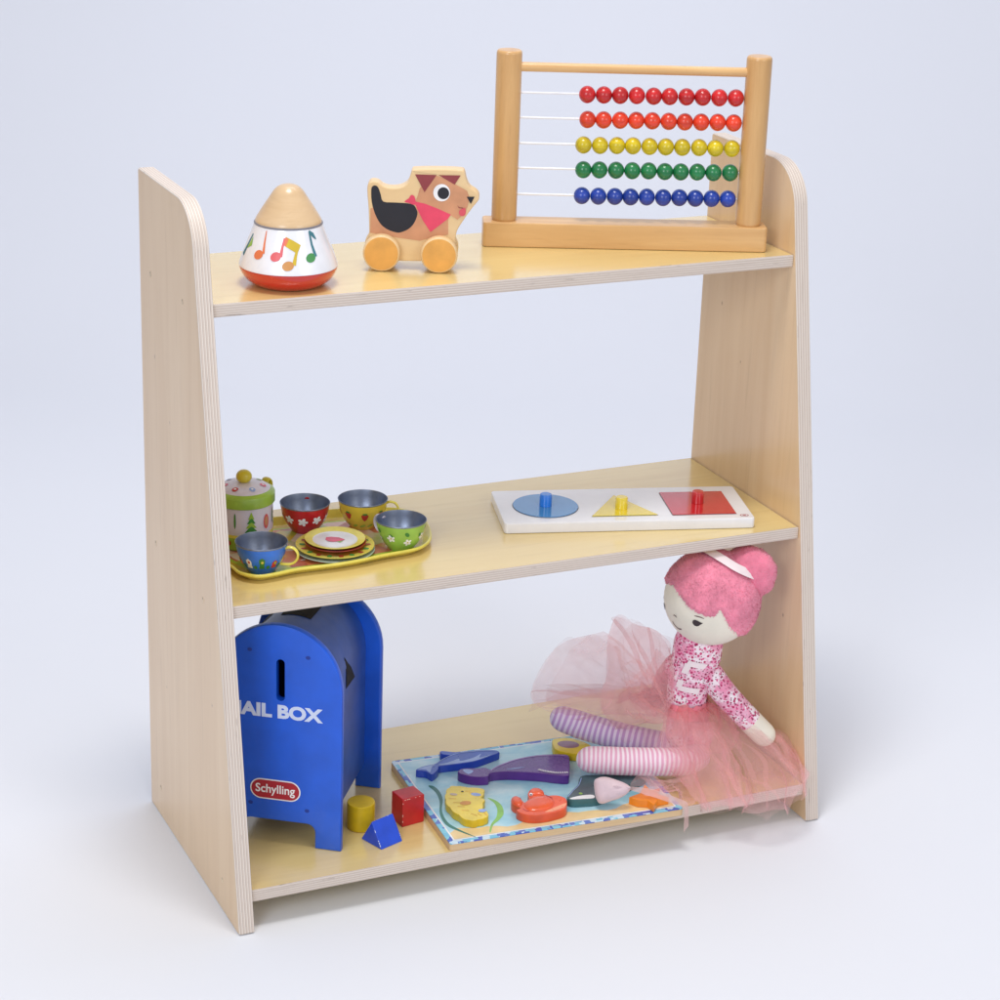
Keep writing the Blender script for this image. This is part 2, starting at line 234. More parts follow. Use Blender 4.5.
M['plate_red'] = paint('dark_red_tin', (160, 58, 44), .3, .1, .3)
def tray_print():
    t = NT('tray_print'); v = t.coord((1, 1, 1))
    vo = t.n('ShaderNodeTexVoronoi'); vo.inputs['Scale'].default_value = 48; t.l(v, vo.inputs['Vector'])
    w = t.noise(v, 26, 3, .6)
    add = t.mix(.35, vo.outputs['Color'], w)
    s = t.n('ShaderNodeSeparateColor'); t.l(add, s.inputs[0])
    col = t.ramp(s.outputs[0], [(.0, lin((190, 44, 40))), (.2, lin((216, 120, 70))), (.34, lin((230, 214, 204))), (.5, lin((150, 190, 70))), (.62, lin((220, 190, 70))), (.74, lin((210, 130, 96))), (.86, lin((164, 36, 44)))], 'EASE')
    t.base(col); t.set(Roughness=.3, Coat_Weight=.4, Coat_Roughness=.1); return t.m
M['tray_print'] = tray_print(); M['tray_gold'] = paint('tray_gold_border', (206, 176, 44), .3, .06, .4); M['tray_lime'] = paint('tray_lime_line', (178, 206, 70), .3, .06, .4)
M['acr_blue'] = paint('blue_gloss_paint', (70, 140, 200), .12, .02, .8, bump=0)
M['knob_blue'] = paint('blue_gloss_knob', (40, 130, 232), .14, .02, .7, bump=0)
M['acr_yellow'] = paint('yellow_gloss_paint', (236, 212, 60), .12, .02, .8, bump=0)
M['acr_red'] = paint('red_gloss_paint', (200, 34, 40), .12, .02, .8, bump=0)
M['board_white'] = paint('white_lacquer', (236, 236, 240), .14, .01, .6, bump=.02)
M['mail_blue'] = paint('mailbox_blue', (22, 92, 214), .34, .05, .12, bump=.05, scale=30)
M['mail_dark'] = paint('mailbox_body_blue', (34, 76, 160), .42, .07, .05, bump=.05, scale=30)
M['hole_shade'] = paint('opening_shade', (10, 12, 22), .8, .1)  # shade inside the mailbox openings, painted as flat patches on the uncut body
M['letter'] = paint('pale_lettering', (214, 226, 252), .45, .02)
M['screw'] = paint('screw_dimple', (22, 56, 150), .5, .1)
M['label_red'] = paint('label_red', (170, 30, 50), .35, .03, .2)
def worn(name, c, chip=(236, 226, 206)):
    t = NT(name); v = t.coord()
    g = t.n('ShaderNodeNewGeometry'); p = t.ramp(g.outputs['Pointiness'], [(.53, (0, 0, 0, 1)), (.6, (1, 1, 1, 1))])
    n = t.noise(v, 170, 4, .65); gate = t.ramp(n, [(.5, (0, 0, 0, 1)), (.6, (1, 1, 1, 1))])
    f = t.mix(1.0, (.0, .0, .0, 1), gate, 'MULTIPLY')
    a = t.noise(v, 50, 3)
    t.base(t.mix(f, t.ramp(a, [(.3, lin(sh(c, .92))), (.7, lin(sh(c, 1.06)))]), lin(chip)))
    t.set(Roughness=.38, Coat_Weight=.12, Coat_Roughness=.25); t.bump(n, .06, .0006); return t.m
M['blk_yellow'] = worn('yellow_block_paint', (232, 196, 20), (230, 206, 80))
M['blk_blue'] = worn('blue_block_paint', (30, 78, 212), (170, 196, 236))
M['blk_red'] = worn('red_block_paint', (196, 30, 36))
M['chip'] = paint('bare_wood_chip', (226, 186, 172), .6, .1)
def water():
    t = NT('printed_water'); v = t.coord((1, 1.6, 1))
    n = t.noise(v, 22, 4, .6, .5)
    t.base(t.ramp(n, [(.3, lin((136, 198, 222))), (.5, lin((172, 218, 232))), (.7, lin((206, 233, 240)))]))
    t.set(Roughness=.3, Coat_Weight=.4, Coat_Roughness=.12); return t.m
M['water'] = water()
def border():
    t = NT('printed_border'); v = t.coord((1, 1, 1))
    vo = t.n('ShaderNodeTexVoronoi', feature='F1', distance='CHEBYCHEV'); vo.inputs['Scale'].default_value = 150; t.l(v, vo.inputs['Vector'])
    s = t.n('ShaderNodeSeparateColor'); t.l(vo.outputs['Color'], s.inputs[0])
    t.base(t.ramp(s.outputs[0], [(0, lin((70, 100, 190))), (.26, lin((122, 196, 224))), (.5, lin((206, 228, 240))), (.68, lin((96, 124, 200))), (.80, lin((134, 206, 226)))], 'CONSTANT'))
    t.set(Roughness=.3, Coat_Weight=.3); return t.m
M['border'] = border()
M['sand'] = paint('printed_sand', (234, 206, 150), .32, .05, .3)
M['weed_dark'] = paint('printed_weed_dark', (52, 122, 112), .35, .1, .3)
M['weed_light'] = paint('printed_weed_light', (140, 200, 92), .35, .1, .3)
M['p_blue'] = paint('puzzle_blue', (30, 62, 168), .35, .05, .2); M['p_blue_top'] = paint('puzzle_blue_print', (56, 92, 184), .28, .05, .4)
M['p_belly'] = paint('puzzle_pale_blue_print', (140, 164, 214), .28, .1, .4)
M['p_purple'] = paint('puzzle_purple', (82, 34, 128), .35, .06, .2); M['p_purple_top'] = paint('puzzle_purple_print', (98, 62, 138), .26, .05, .4)
M['p_yellow'] = paint('puzzle_yellow', (222, 190, 30), .35, .07, .2); M['p_yellow_top'] = paint('puzzle_yellow_print', (236, 210, 74), .28, .05, .4)
M['p_orange'] = paint('puzzle_orange', (222, 84, 44), .35, .07, .2); M['p_orange_top'] = paint('puzzle_orange_print', (234, 96, 56), .28, .05, .4)
M['p_orange_light'] = paint('puzzle_pale_orange_print', (246, 158, 120), .28, .08, .3)
M['p_teal'] = paint('puzzle_teal', (56, 104, 108), .35, .08, .2); M['p_teal_top'] = paint('puzzle_grey_teal_print', (70, 92, 98), .28, .15, .4)
M['p_star'] = paint('puzzle_bright_orange', (244, 140, 30), .35, .06, .2)
M['p_leg_reflection'] = paint('puzzle_mauve_reflection', (150, 110, 130), .3, .1, .3)  # purplish reflection of the doll's leg, painted on the fish's yellow top
M['p_pale_violet'] = paint('puzzle_pale_violet_print', (170, 140, 200), .3, .08, .3)
M['p_lilac'] = paint('puzzle_lilac_print', (190, 170, 150), .3, .1, .3)

def cloth(name, c, var=.05, weave=900, rough=.9):
    t = NT(name); v = t.coord()
    n = t.noise(v, 40, 4); w = t.noise(v, weave, 2)
    t.base(t.ramp(n, [(.3, lin(sh(c, 1-var))), (.7, lin(sh(c, 1+var)))]))
    t.set(Roughness=rough, Sheen_Weight=.25); t.bump(w, .25, .0006); return t.m
M['skin'] = cloth('cream_cotton', (234, 228, 212), .02)
M['hairpink'] = cloth('pink_plush', (234, 138, 162), .1, 420); M['hairdark'] = cloth('deep_pink_plush', (226, 124, 150), .1, 420)
M['fuzz'] = cloth('pink_plush_pile', (238, 150, 172), .14, 300)
M['ribbon'] = cloth('white_ribbon', (240, 226, 228), .03, 1500, .6)
M['satin'] = cloth('pale_pink_satin', (214, 190, 196), .05, 800, .5)
M['thread'] = cloth('dark_thread', (54, 42, 46), .1)
M['thread2'] = cloth('brown_thread', (104, 70, 72), .1)
def stripes(name, a, b, pitch):
    t = NT(name); c = t.n('ShaderNodeTexCoord'); s = t.n('ShaderNodeSeparateXYZ'); t.l(c.outputs['UV'], s.inputs[0])
    nn = t.noise(t.coord(), 30, 2); q = t.n('ShaderNodeMath', operation='MULTIPLY_ADD'); t.l(nn, q.inputs[0]); q.inputs[1].default_value = .004; t.l(s.outputs[1], q.inputs[2])
    m = t.n('ShaderNodeMath', operation='MULTIPLY'); t.l(q.outputs[0], m.inputs[0]); m.inputs[1].default_value = 1/pitch
    f = t.n('ShaderNodeMath', operation='FRACT'); t.l(m.outputs[0], f.inputs[0])
    t.base(t.ramp(f.outputs[0], [(0, lin(a)), (.42, lin(a)), (.5, lin(b)), (.92, lin(b)), (1, lin(a))]))
    t.set(Roughness=.9, Sheen_Weight=.2); t.bump(t.noise(t.coord(), 900, 2), .25, .0005); return t.m
M['stripe_pink'] = stripes('pink_striped_knit', (226, 168, 194), (240, 224, 232), .0043)
M['stripe_lilac'] = stripes('lilac_striped_knit', (190, 154, 202), (226, 212, 232), .0056)
def floral():
    t = NT('floral_cotton'); v = t.coord()
    n = t.noise(v, 75, 4, .6)
    col = t.ramp(n, [(.40, lin((238, 150, 182))), (.5, lin((236, 176, 200))), (.58, lin((246, 232, 238)))])
    for scl, th, c in ((210, .24, (190, 50, 104)), (330, .20, (120, 34, 66)), (270, .24, (216, 74, 132)), (180, .17, (150, 40, 84))):
        vo = t.n('ShaderNodeTexVoronoi'); vo.inputs['Scale'].default_value = scl; t.l(v, vo.inputs['Vector'])
        col = t.mix(t.ramp(vo.outputs['Distance'], [(th, (1, 1, 1, 1)), (th+.08, (0, 0, 0, 1))]), col, lin(c))
    t.base(col); t.set(Roughness=.9, Sheen_Weight=.15); t.bump(t.noise(v, 900, 2), .2, .0005); return t.m
M['floral'] = floral()
def tulle(name, c, fac, var=.2):
    t = NT(name); t.t.nodes.remove(t.b)
    d = t.n('ShaderNodeBsdfDiffuse'); d.inputs['Color'].default_value = lin(c)
    tl = t.n('ShaderNodeBsdfTranslucent'); tl.inputs['Color'].default_value = lin(c)
    m1 = t.n('ShaderNodeMixShader'); m1.inputs[0].default_value = .45; t.l(d.outputs[0], m1.inputs[1]); t.l(tl.outputs[0], m1.inputs[2])
    tr = t.n('ShaderNodeBsdfTransparent'); m2 = t.n('ShaderNodeMixShader')
    r = t.n('ShaderNodeMapRange'); t.l(t.noise(t.coord((1, 1, 1)), 24, 3, .6, 1.0), r.inputs['Value'])
    r.inputs['From Min'].default_value = .3; r.inputs['From Max'].default_value = .7
    r.inputs['To Min'].default_value = fac*(1-var); r.inputs['To Max'].default_value = fac*(1+var)
    t.l(r.outputs['Result'], m2.inputs[0]); t.l(tr.outputs[0], m2.inputs[1]); t.l(m1.outputs[0], m2.inputs[2])
    t.l(m2.outputs[0], t.out.inputs['Surface']); return t.m
M['tulle'] = tulle('pink_tulle', (250, 202, 205), .25, .35)
M['tulle_airy'] = tulle('airy_pink_tulle', (250, 208, 210), .13, .3)
M['tulle_fold'] = tulle('folded_pink_tulle', (252, 206, 202), .30, .3)
M['tulle_waist'] = tulle('bunched_pink_tulle', (244, 172, 174), .46, .35)
M['tulle_thick'] = tulle('gathered_pink_tulle', (248, 190, 192), .32, .3)
M['sheer'] = tulle('sheer_ribbon', (246, 214, 212), .6, .2)

# ------------------------------------------------------------------ mesh helpers
def catmull(pts, n=6, closed=True):
    P = [Vector(p) for p in pts]; out = []; N = len(P)
    rng = range(N) if closed else range(N-1)
    g = (lambda i: P[i % N]) if closed else (lambda i: P[max(0, min(N-1, i))])
    for i in rng:
        a, b, c, d = g(i-1), g(i), g(i+1), g(i+2)
        for k in range(n):
            t = k/n
            out.append(.5*((2*b)+(c-a)*t+(2*a-5*b+4*c-d)*t*t+(3*b-a-3*c+d)*t**3))
    if not closed: out.append(P[-1].copy())
    return out

def ccw(pts):
    a = sum(pts[i][0]*pts[(i+1) % len(pts)][1]-pts[(i+1) % len(pts)][0]*pts[i][1] for i in range(len(pts)))
    return list(pts) if a > 0 else list(reversed(pts))

def inset(pts, d):
    if d == 0: return [tuple(p[:2]) for p in pts]
    out = []; N = len(pts)
    for i in range(N):
        a, b, c = Vector(pts[i-1][:2]), Vector(pts[i][:2]), Vector(pts[(i+1) % N][:2])
        e1, e2 = (b-a), (c-b)
        if e1.length < 1e-9: e1 = e2
        if e2.length < 1e-9: e2 = e1
        n1 = Vector((-e1.y, e1.x)).normalized(); n2 = Vector((-e2.y, e2.x)).normalized()
        m = n1+n2
        m = m.normalized() if m.length > 1e-6 else n1
        k = d/max(.5, m.dot(n1))
        out.append((b.x+m.x*k, b.y+m.y*k))
    return out

FRONT = Matrix(((1, 0, 0, 0), (0, 0, 1, 0), (0, 1, 0, 0), (0, 0, 0, 1)))   # 2-D (x, y) stands up as (x, z); extrusion runs along +y

class MB:
    def __init__(s): s.bm = bmesh.new(); s.mats = []; s.uv = s.bm.loops.layers.uv.new('UVMap')
    def mi(s, m):
        m = M[m] if isinstance(m, str) else m
        if m not in s.mats: s.mats.append(m)
        return s.mats.index(m)
    def v(s, p): return s.bm.verts.new(p)
    def f(s, vs, m):
        try: x = s.bm.faces.new(vs)
        except ValueError: return None
        x.material_index = s.mi(m); x.smooth = True; return x
    def loft(s, rings, m, caps=(True, True), closed=True, uvs=None):
        """rings: lists of points; m: material or one per gap"""
        R = [[s.v(p) for p in r] for r in rings]
        for i in range(len(R)-1):
            mm = m[i] if isinstance(m, (list, tuple)) else m
            n = len(R[i])
            for k in range(n if closed else n-1):
                fc = s.f((R[i][k], R[i][(k+1) % n], R[i+1][(k+1) % n], R[i+1][k]), mm)
                if uvs and fc:
                    for lp, (a, b) in zip(fc.loops, ((k, i), (k+1, i), (k+1, i+1), (k, i+1))):
                        lp[s.uv].uv = (a/n, uvs[b])
        if caps[0]: s.f(list(reversed(R[0])), m[0] if isinstance(m, (list, tuple)) else m)
        if caps[1]: s.f(R[-1], m[-1] if isinstance(m, (list, tuple)) else m)
        return R
    def prism(s, pts, z0, z1, side, top=None, b=0, xf=Matrix.Identity(4), b0=None):
        pts = ccw(pts); b0 = b if b0 is None else b0
        lv = []
        if b0: lv += [(b0, z0), (b0*.3, z0+b0*.3), (0, z0+b0)]
        else: lv += [(0, z0)]
        if b: lv += [(0, z1-b), (b*.3, z1-b*.3), (b, z1)]
        else: lv += [(0, z1)]
        rings = [[xf @ Vector((x, y, z)) for x, y in inset(pts, d)] for d, z in lv]
        R = s.loft(rings, side, caps=(True, False)); s.f(R[-1], top or side)
    def lathe(s, prof, m, segs=48, at=(0, 0, 0), ax=None, caps=(True, True)):
        rings = []
        for r, z in prof:
            rings.append([Vector((at[0]+r*math.cos(2*PI*k/segs), at[1]+r*math.sin(2*PI*k/segs), at[2]+z)) for k in range(segs)])
        if ax: rings = [[ax @ p for p in r] for r in rings]
        s.loft(rings, m, caps)
    def cyl(s, a, b, r, m, segs=24, bev=0, r2=None):
        a, b = Vector(a), Vector(b); d = b-a; L = d.length; q = d.to_track_quat('Z', 'Y').to_matrix().to_4x4(); q.translation = a
        r2 = r if r2 is None else r2
        pr = [(r-bev, 0), (r, bev), (r2, L-bev), (r2-bev, L)] if bev else [(r, 0), (r2, L)]
        s.lathe(pr, m, segs, ax=q)
    def tube(s, path, radii, m, segs=16, caps=(True, True), flat=None, up=None, split=None):
        """swept tube; flat = (width scale, up scale); split = (length, material) gives the far end its own cloth"""
        P = [Vector(p) for p in path]; n = len(P)
        if not isinstance(radii, (list, tuple)): radii = [radii]*n
        prev = Vector(up) if up else None; rings = []; L = [0]
        for i in range(n):
            t = (P[min(i+1, n-1)]-P[max(i-1, 0)]).normalized()
            if prev is None: prev = t.orthogonal().normalized()
            u = (prev-t*prev.dot(t)).normalized(); w = t.cross(u); prev = u
            fx, fy = flat or (1, 1)
            rings.append([P[i]+radii[i]*(math.cos(2*PI*k/segs)*w*fx+math.sin(2*PI*k/segs)*u*fy) for k in range(segs)])
            if i: L.append(L[-1]+(P[i]-P[i-1]).length)
        mm = m
        if split: mm = [m if L[i] < split[0] else split[1] for i in range(n-1)]
        s.loft(rings, mm, caps, uvs=L)
    def ball(s, c, r, m, u=24, v=14, xf=None):
        r = (r, r, r) if not isinstance(r, (tuple, list)) else r
        rings = []
        for i in range(v+1):
            th = PI*(i+.02*(i == 0)-.02*(i == v))/v
            rings.append([Vector((r[0]*math.sin(th)*math.cos(2*PI*k/u), r[1]*math.sin(th)*math.sin(2*PI*k/u), -r[2]*math.cos(th))) for k in range(u)])
        c = Vector(c)
        rings = [[(xf @ p if xf else p)+c for p in q] for q in rings]
        s.loft(rings, m)
    def box(s, x0, x1, y0, y1, z0, z1, m, b=0, top=None):
        s.prism([(x0, y0), (x1, y0), (x1, y1), (x0, y1)], z0, z1, m, top, b)
    def flat(s, pts, z, m, xf=Matrix.Identity(4)):
        s.f([s.v(xf @ Vector((p[0], p[1], z))) for p in ccw(pts)], m)
    def fan(s, pts, mp, m, rings=3):
        """patch of print laid on a curved surface through mp(u, v)"""
        cx = sum(p[0] for p in pts)/len(pts); cy = sum(p[1] for p in pts)/len(pts)
        c = s.v(mp(cx, cy)); prev = None
        for i in range(1, rings+1):
            k = i/rings; cur = [s.v(mp(cx+(p[0]-cx)*k, cy+(p[1]-cy)*k)) for p in pts]
            for j in range(len(pts)):
                j2 = (j+1) % len(pts)
                if prev is None: s.f((c, cur[j], cur[j2]), m)
                else: s.f((prev[j], cur[j], cur[j2], prev[j2]), m)
            prev = cur
    def stroke(s, pts, w, mp, m):
        """a brush line of width w (or widths) on the same kind of surface"""
        P = [Vector(p[:2]) for p in pts]; n = len(P); ws = w if isinstance(w, (list, tuple)) else [w]*n; rows = []
        for i in range(n):
            t = (P[min(i+1, n-1)]-P[max(i-1, 0)]).normalized(); q = Vector((-t.y, t.x))*ws[i]/2
            rows.append((s.v(mp(*(P[i]+q))), s.v(mp(*P[i])), s.v(mp(*(P[i]-q)))))
        for a, b in zip(rows, rows[1:]):
            s.f((a[0], a[1], b[1], b[0]), m); s.f((a[1], a[2], b[2], b[1]), m)
    def build(s, name, parent=None, loc=(0, 0, 0), sharp=38, weld=False, normals=True):
        if weld: bmesh.ops.remove_doubles(s.bm, verts=s.bm.verts, dist=1e-6)
        if normals: bmesh.ops.recalc_face_normals(s.bm, faces=s.bm.faces)
        me = bpy.data.meshes.new(name); s.bm.to_mesh(me); s.bm.free()
        for m in s.mats: me.materials.append(m)
        me.set_sharp_from_angle(angle=math.radians(sharp))
        o = bpy.data.objects.new(name, me); COL.objects.link(o); o.location = loc
        if normals:
            wn = o.modifiers.new('weighted_normals', 'WEIGHTED_NORMAL'); wn.keep_sharp = True; wn.weight = 100
        if parent: o.parent = parent
        return o

def tag(o, label, cat, group=None):
    o['label'] = label; o['category'] = cat
    if group: o['group'] = group
    return o
def thing(name, label, cat, loc=(0, 0, 0), rz=0, group=None):
    o = bpy.data.objects.new(name, None); o.empty_display_size = .02; COL.objects.link(o)
    o.location = loc; o.rotation_euler = (0, 0, rz); return tag(o, label, cat, group)
def ell(cx, cy, rx, ry, n=20, rot=0):
    return [(cx+rx*math.cos(2*PI*k/n)*math.cos(rot)-ry*math.sin(2*PI*k/n)*math.sin(rot), cy+rx*math.cos(2*PI*k/n)*math.sin(rot)+ry*math.sin(2*PI*k/n)*math.cos(rot)) for k in range(n)]
def rrect(x0, x1, y0, y1, r, n=5):
    out = []
    for cx, cy, a in ((x1-r, y0+r, -PI/2), (x1-r, y1-r, 0), (x0+r, y1-r, PI/2), (x0+r, y0+r, PI)):
        for k in range(n+1):
            t = a+PI/2*k/n; out.append((cx+r*math.cos(t), cy+r*math.sin(t)))
    return out
def text_mesh(name, body, width, height, mat, parent, xf, bold=.02, extr=.0002, res=4):
    cu = bpy.data.curves.new(name, 'FONT'); cu.body = body; cu.size = 1; cu.offset = bold; cu.resolution_u = res; cu.extrude = 0.002
    to = bpy.data.objects.new(name, cu); COL.objects.link(to)
    bpy.context.view_layer.update()
    me = bpy.data.meshes.new_from_object(to.evaluated_get(bpy.context.evaluated_depsgraph_get()))
    bpy.data.objects.remove(to); bpy.data.curves.remove(cu)
    xs = [v.co.x for v in me.vertices]; ys = [v.co.y for v in me.vertices]
    sx = width/(max(xs)-min(xs)); sy = height/(max(ys)-min(ys))
    for v in me.vertices:
        v.co = xf @ Vector(((v.co.x-(max(xs)+min(xs))/2)*sx, (v.co.y-(max(ys)+min(ys))/2)*sy, extr*(1 if v.co.z > 0 else -1)))
    me.materials.clear(); me.materials.append(M[mat])
    o = bpy.data.objects.new(name, me); COL.objects.link(o)
    if parent: o.parent = parent
    return o

HF = Vector((.4261, .9047, 0)); RT = Vector((.9047, -.4261, 0))      # straight into the picture / to its right, on the floor

# ------------------------------------------------------------------ the setting: one sweep of studio paper
def backdrop():
    t = NT('studio_paper'); n = t.noise(t.coord((1, 1, 1)), .8, 3)
    t.base(t.ramp(n, [(.3, lin((223, 225, 230))), (.7, lin((226, 228, 233)))])); t.set(Roughness=.85, Specular_IOR_Level=.2)
    mb = MB(); prof = [(-7, 0), (1.3, 0)]
    for k in range(1, 25):
        a = PI/2*k/24; prof.append((1.3+1.2*math.sin(a), 1.2-1.2*math.cos(a)))
    prof.append((2.5, 5))
    d = HF; w = RT
    rings = [[d*y-w*9+Vector((0, 0, z)), d*y+w*9+Vector((0, 0, z))] for y, z in prof]
    mb.loft(rings, t.m, caps=(False, False), closed=False)
    o = mb.build('backdrop'); o['kind'] = 'structure'
backdrop()

# ------------------------------------------------------------------ the shelf unit
W, H, D, SL = .6, .6325, .2719, .1844
yf = lambda z: -(D-SL*z)
unit = thing('shelf_unit', 'open birch plywood shelf unit with three boards and two sloping rounded side panels', 'shelf', (0, 0, 0))
def side_profile():
    r = .045
    p = [(0, 0), (yf(0)+.003, 0), (yf(0)+.0002, .0015), (yf(.003), .003)]
    # slanted front up to the rounded shoulder, then the level top
    ang = math.atan(SL); zc = H-r
    yc = yf(zc)+r/math.cos(ang)-.0
    for k in range(17):
        a = PI-ang+(PI/2-(PI-ang))*k/16
        p.append((yc+r*math.cos(a), zc+r*math.sin(a)))
    p.append((-.002, H)); p.append((0, H-.002))
    return p
def side_panel(x0, edge, name='side_panel'):
    mb = MB(); pr = side_profile(); b = .0011
    pr = ccw(pr)
    mb_r = []
    for d, x in ((b, x0), (b*.3, x0+b*.3), (0, x0+b), (0, x0+T-b), (b*.3, x0+T-b*.3), (b, x0+T)):
        mb_r.append([Vector((x, y, z)) for y, z in inset(pr, d)])
    R = mb.loft(mb_r, edge, caps=(False, False))
    mb.f(list(reversed(R[0])), 'ply_v'); mb.f(R[-1], 'ply_v')
    return mb.build(name, unit, sharp=30)
left = side_panel(0, 'edge_l'); right = side_panel(W-T, 'edge_r')
plug = paint('filled_screw_hole', (206, 186, 158), .5, .12); dent = paint('screw_hole_shadow', (120, 104, 90), .7, .1)
for z in (Z1-.006, Z2-.006, Z3-.006):
    for y in (-.034, yf(z)+.042):
        for pan, x, s in ((left, 0, -1), (right, W-T, -1)):
            if s*1 and pan is right and z != Z2-.006: continue
            mb = MB(); ax = Matrix.Translation((x, y, z)) @ Matrix.Rotation(-PI/2, 4, 'Y')
            mb.lathe([(.0026, -.0004), (.0026, .00012), (.0020, .00016)], plug, 16, ax=ax)
            mb.flat(ell(.0012, .0006, .0011, .0006, 8), .0002, dent, ax)
            mb.build('filled_screw_hole', pan)
for z, e in ((Z1, 'edge_1'), (Z2, 'edge_2'), (Z3, 'edge_3')):
    mb = MB(); y0 = yf(z)+.0035; b = .001
    pts = [(T+.0004, y0), (W-T-.0004, y0), (W-T-.0004, -.001), (T+.0004, -.001)]
    lv = [(b, z-TS), (b*.3, z-TS+b*.3), (0, z-TS+b), (0, z-b), (b*.3, z-b*.3), (b, z)]
    R = mb.loft([[Vector((x, y, h)) for x, y in inset(pts, d)] for d, h in lv], e, caps=(False, False))
    mb.f(list(reversed(R[0])), 'ply_h'); mb.f(R[-1], 'ply_h')
    mb.build('shelf_board', unit, sharp=30)

# ------------------------------------------------------------------ top board: musical cone
ct = thing('music_spinner', 'cone shaped musical toy with wooden tip, white band of coloured notes and red base', 'toy', (.099, -.1203, Z3))
az0 = math.atan2(-HF.y, -HF.x)                     # bearing that faces the photographer
mb = MB(); mb.lathe([(0, 0), (.026, 0), (.031, .0012), (.037, .0055), (.0405, .0103), (.0426, .0150), (.0428, .0168), (.0420, .0175)], 'red_base', 64); mb.build('red_base', ct)
BAND = [(.0431, .0174), (.0429, .0190), (.0400, .0272), (.0361, .0372), (.0325, .0463), (.0298, .0540)]
def band_r(z):
    for (r0, z0), (r1, z1) in zip(BAND, BAND[1:]):
        if z <= z1: return r0+(r1-r0)*(z-z0)/(z1-z0)
    return BAND[-1][0]
mb = MB(); mb.lathe([(.0420, .0172)]+BAND+[(.0290, .0545)], 'white_print', 72)
def cmap(u, v, off=.00035):                        # u metres to the right at the front, v height
    r = band_r(v); a = az0+u/.037; return Vector(((r+off)*math.cos(a), (r+off)*math.sin(a), v))
def zz(y, x=490):                                  # rows of the note band
    return .0174+(805-y)/365*.0366
def ux(x): return (x-487)/8.333/1143*1.0
def note_head(x, y, m, rx=.0042, ry=.0034): mb.fan(ell(ux(x), zz(y), rx, ry, 18, .3), cmap, m, 3)
for rep in (0, 1):
    sh_u = .037*PI*rep
    base = cmap
    def cm(u, v, off=.00035, s_=sh_u): return base(u+s_, v, off)
    def st(pts, w, m): mb.stroke([(ux(x), zz(y)) for x, y in pts], [q*1.35 for q in w], cm, m)
    def hd(x, y, m, rx=.0047, ry=.0038): mb.fan(ell(ux(x), zz(y), rx, ry, 18, .35), cm, m, 3)
    hd(262, 655, 'n_orange'); st([(308, 640), (298, 560), (293, 490), (292, 455)], [.0018, .0014, .001, .0007], 'n_orange')
    hd(420, 652, 'n_pink'); st([(460, 650), (470, 570), (487, 500)], [.0022, .0016, .0014], 'n_pink')
    st([(483, 520), (545, 550), (612, 590)], [.0052, .0056, .0058], 'n_yellow'); st([(483, 522), (512, 536)], [.0050, .0050], 'n_orange')
    hd(518, 722, 'n_ochre'); st([(563, 715), (580, 640), (602, 580)], [.0024, .0017, .0015], 'n_yellow')
    hd(705, 665, 'n_green', .0046, .0036); st([(752, 660), (738, 560), (738, 455)], [.0022, .0016, .0014], 'n_teal'); st([(735, 452), (772, 485), (800, 525)], [.0016, .0028, .0008], 'n_teal')
    st([(45, 700), (75, 600), (105, 510)], [.0034, .0018, .0014], 'n_teal'); mb.fan([(ux(x), zz(y)) for x, y in ((82, 640), (125, 530), (150, 600))], cm, 'n_lime', 3)
mb.build('note_band', ct)
mb = MB(); mb.lathe([(.0296, .0538), (.0300, .0547), (.0296, .0556)], 'groove', 64, caps=(True, True)); mb.build('seam_ring', ct)
mb = MB()
prof = catmull([(.0290, .0553), (.0283, .0580), (.0245, .0645), (.0204, .0710), (.0160, .0776), (.0125, .0828), (.0085, .0862), (.0040, .0878), (.0004, .0882)], 4, False)
mb.lathe([(max(.0001, p[0]), p[1]) for p in [(q.x, q.y) for q in [Vector((v[0], v[1])) for v in prof]]], 'cone_wood', 56); mb.build('wooden_tip', ct, sharp=60)

# ------------------------------------------------------------------ top board: dog on wheels
dg = thing('wooden_dog', 'flat wooden dog on four orange wheels with pink scarf and black tail', 'toy', (.1903, -.1097, Z3), math.atan2(-.4205, .9073))
mb = MB()
body = catmull(O['dog_body'], 3)
XF = Matrix.Translation((0, .0105, 0)) @ FRONT
mb.prism([(p.x, p.y) for p in body], 0, .016, 'pine', None, .0016, XF)
lay = [0]
def dec(name, m, sm=3, pts=None):
    lay[0] += 1
    q = pts or [(p.x, p.y) for p in (catmull(O['dog_'+name], sm) if sm else [Vector(p) for p in O['dog_'+name]])]
    mb.flat(q, -.0002-.00006*lay[0], m, XF)
dec('brown', 'brown', 0); dec('black', 'black', 3); dec('head', 'brown', 0); dec('knot', 'scarf', 2); dec('scarf', 'scarf', 0)
dec('ear1', 'maroon', 0); dec('ear2', 'maroon', 0)
ex, ey = O['dog_eye'][0]; px_, py_ = O['dog_pupil'][0]
dec('', 'white', pts=ell(ex, ey, .0075, .0078, 28)); dec('', 'black', pts=ell(px_, py_, .0052, .0054, 24))
dec('nose', 'black', 0); dec('tongue', 'tongue', 2)
mm = [Vector(p) for p in O['dog_mouth']]
dec('', 'maroon', pts=[(mm[0].x, mm[0].y), (mm[1].x, mm[1].y+.0002), (mm[2].x, mm[2].y+.0004), (mm[2].x, mm[2].y-.0003), (mm[1].x-.0003, mm[1].y-.0005)])
mb.build('body', dg, normals=True)
for x in (0, .0515):
    for y0 in (0, .0275):
        mb = MB(); ax = Matrix.Translation((x, y0+.0098, .0168)) @ Matrix.Rotation(PI/2, 4, 'X')
        mb.lathe([(.0145, 0), (.0158, .0006), (.0166, .002), (.0166, .0075), (.0160, .0090), (.0150, .0096)], 'pine', 48, ax=ax)
        mb.lathe([(.0150, .0096), (.0148, .0099)], 'orange_wheel', 48, ax=ax)
        w = mb.build('wheel', dg)
    mb = MB(); mb.cyl((x, .009, .0168), (x, .029, .0168), .003, 'pine', 14); mb.build('axle', dg)

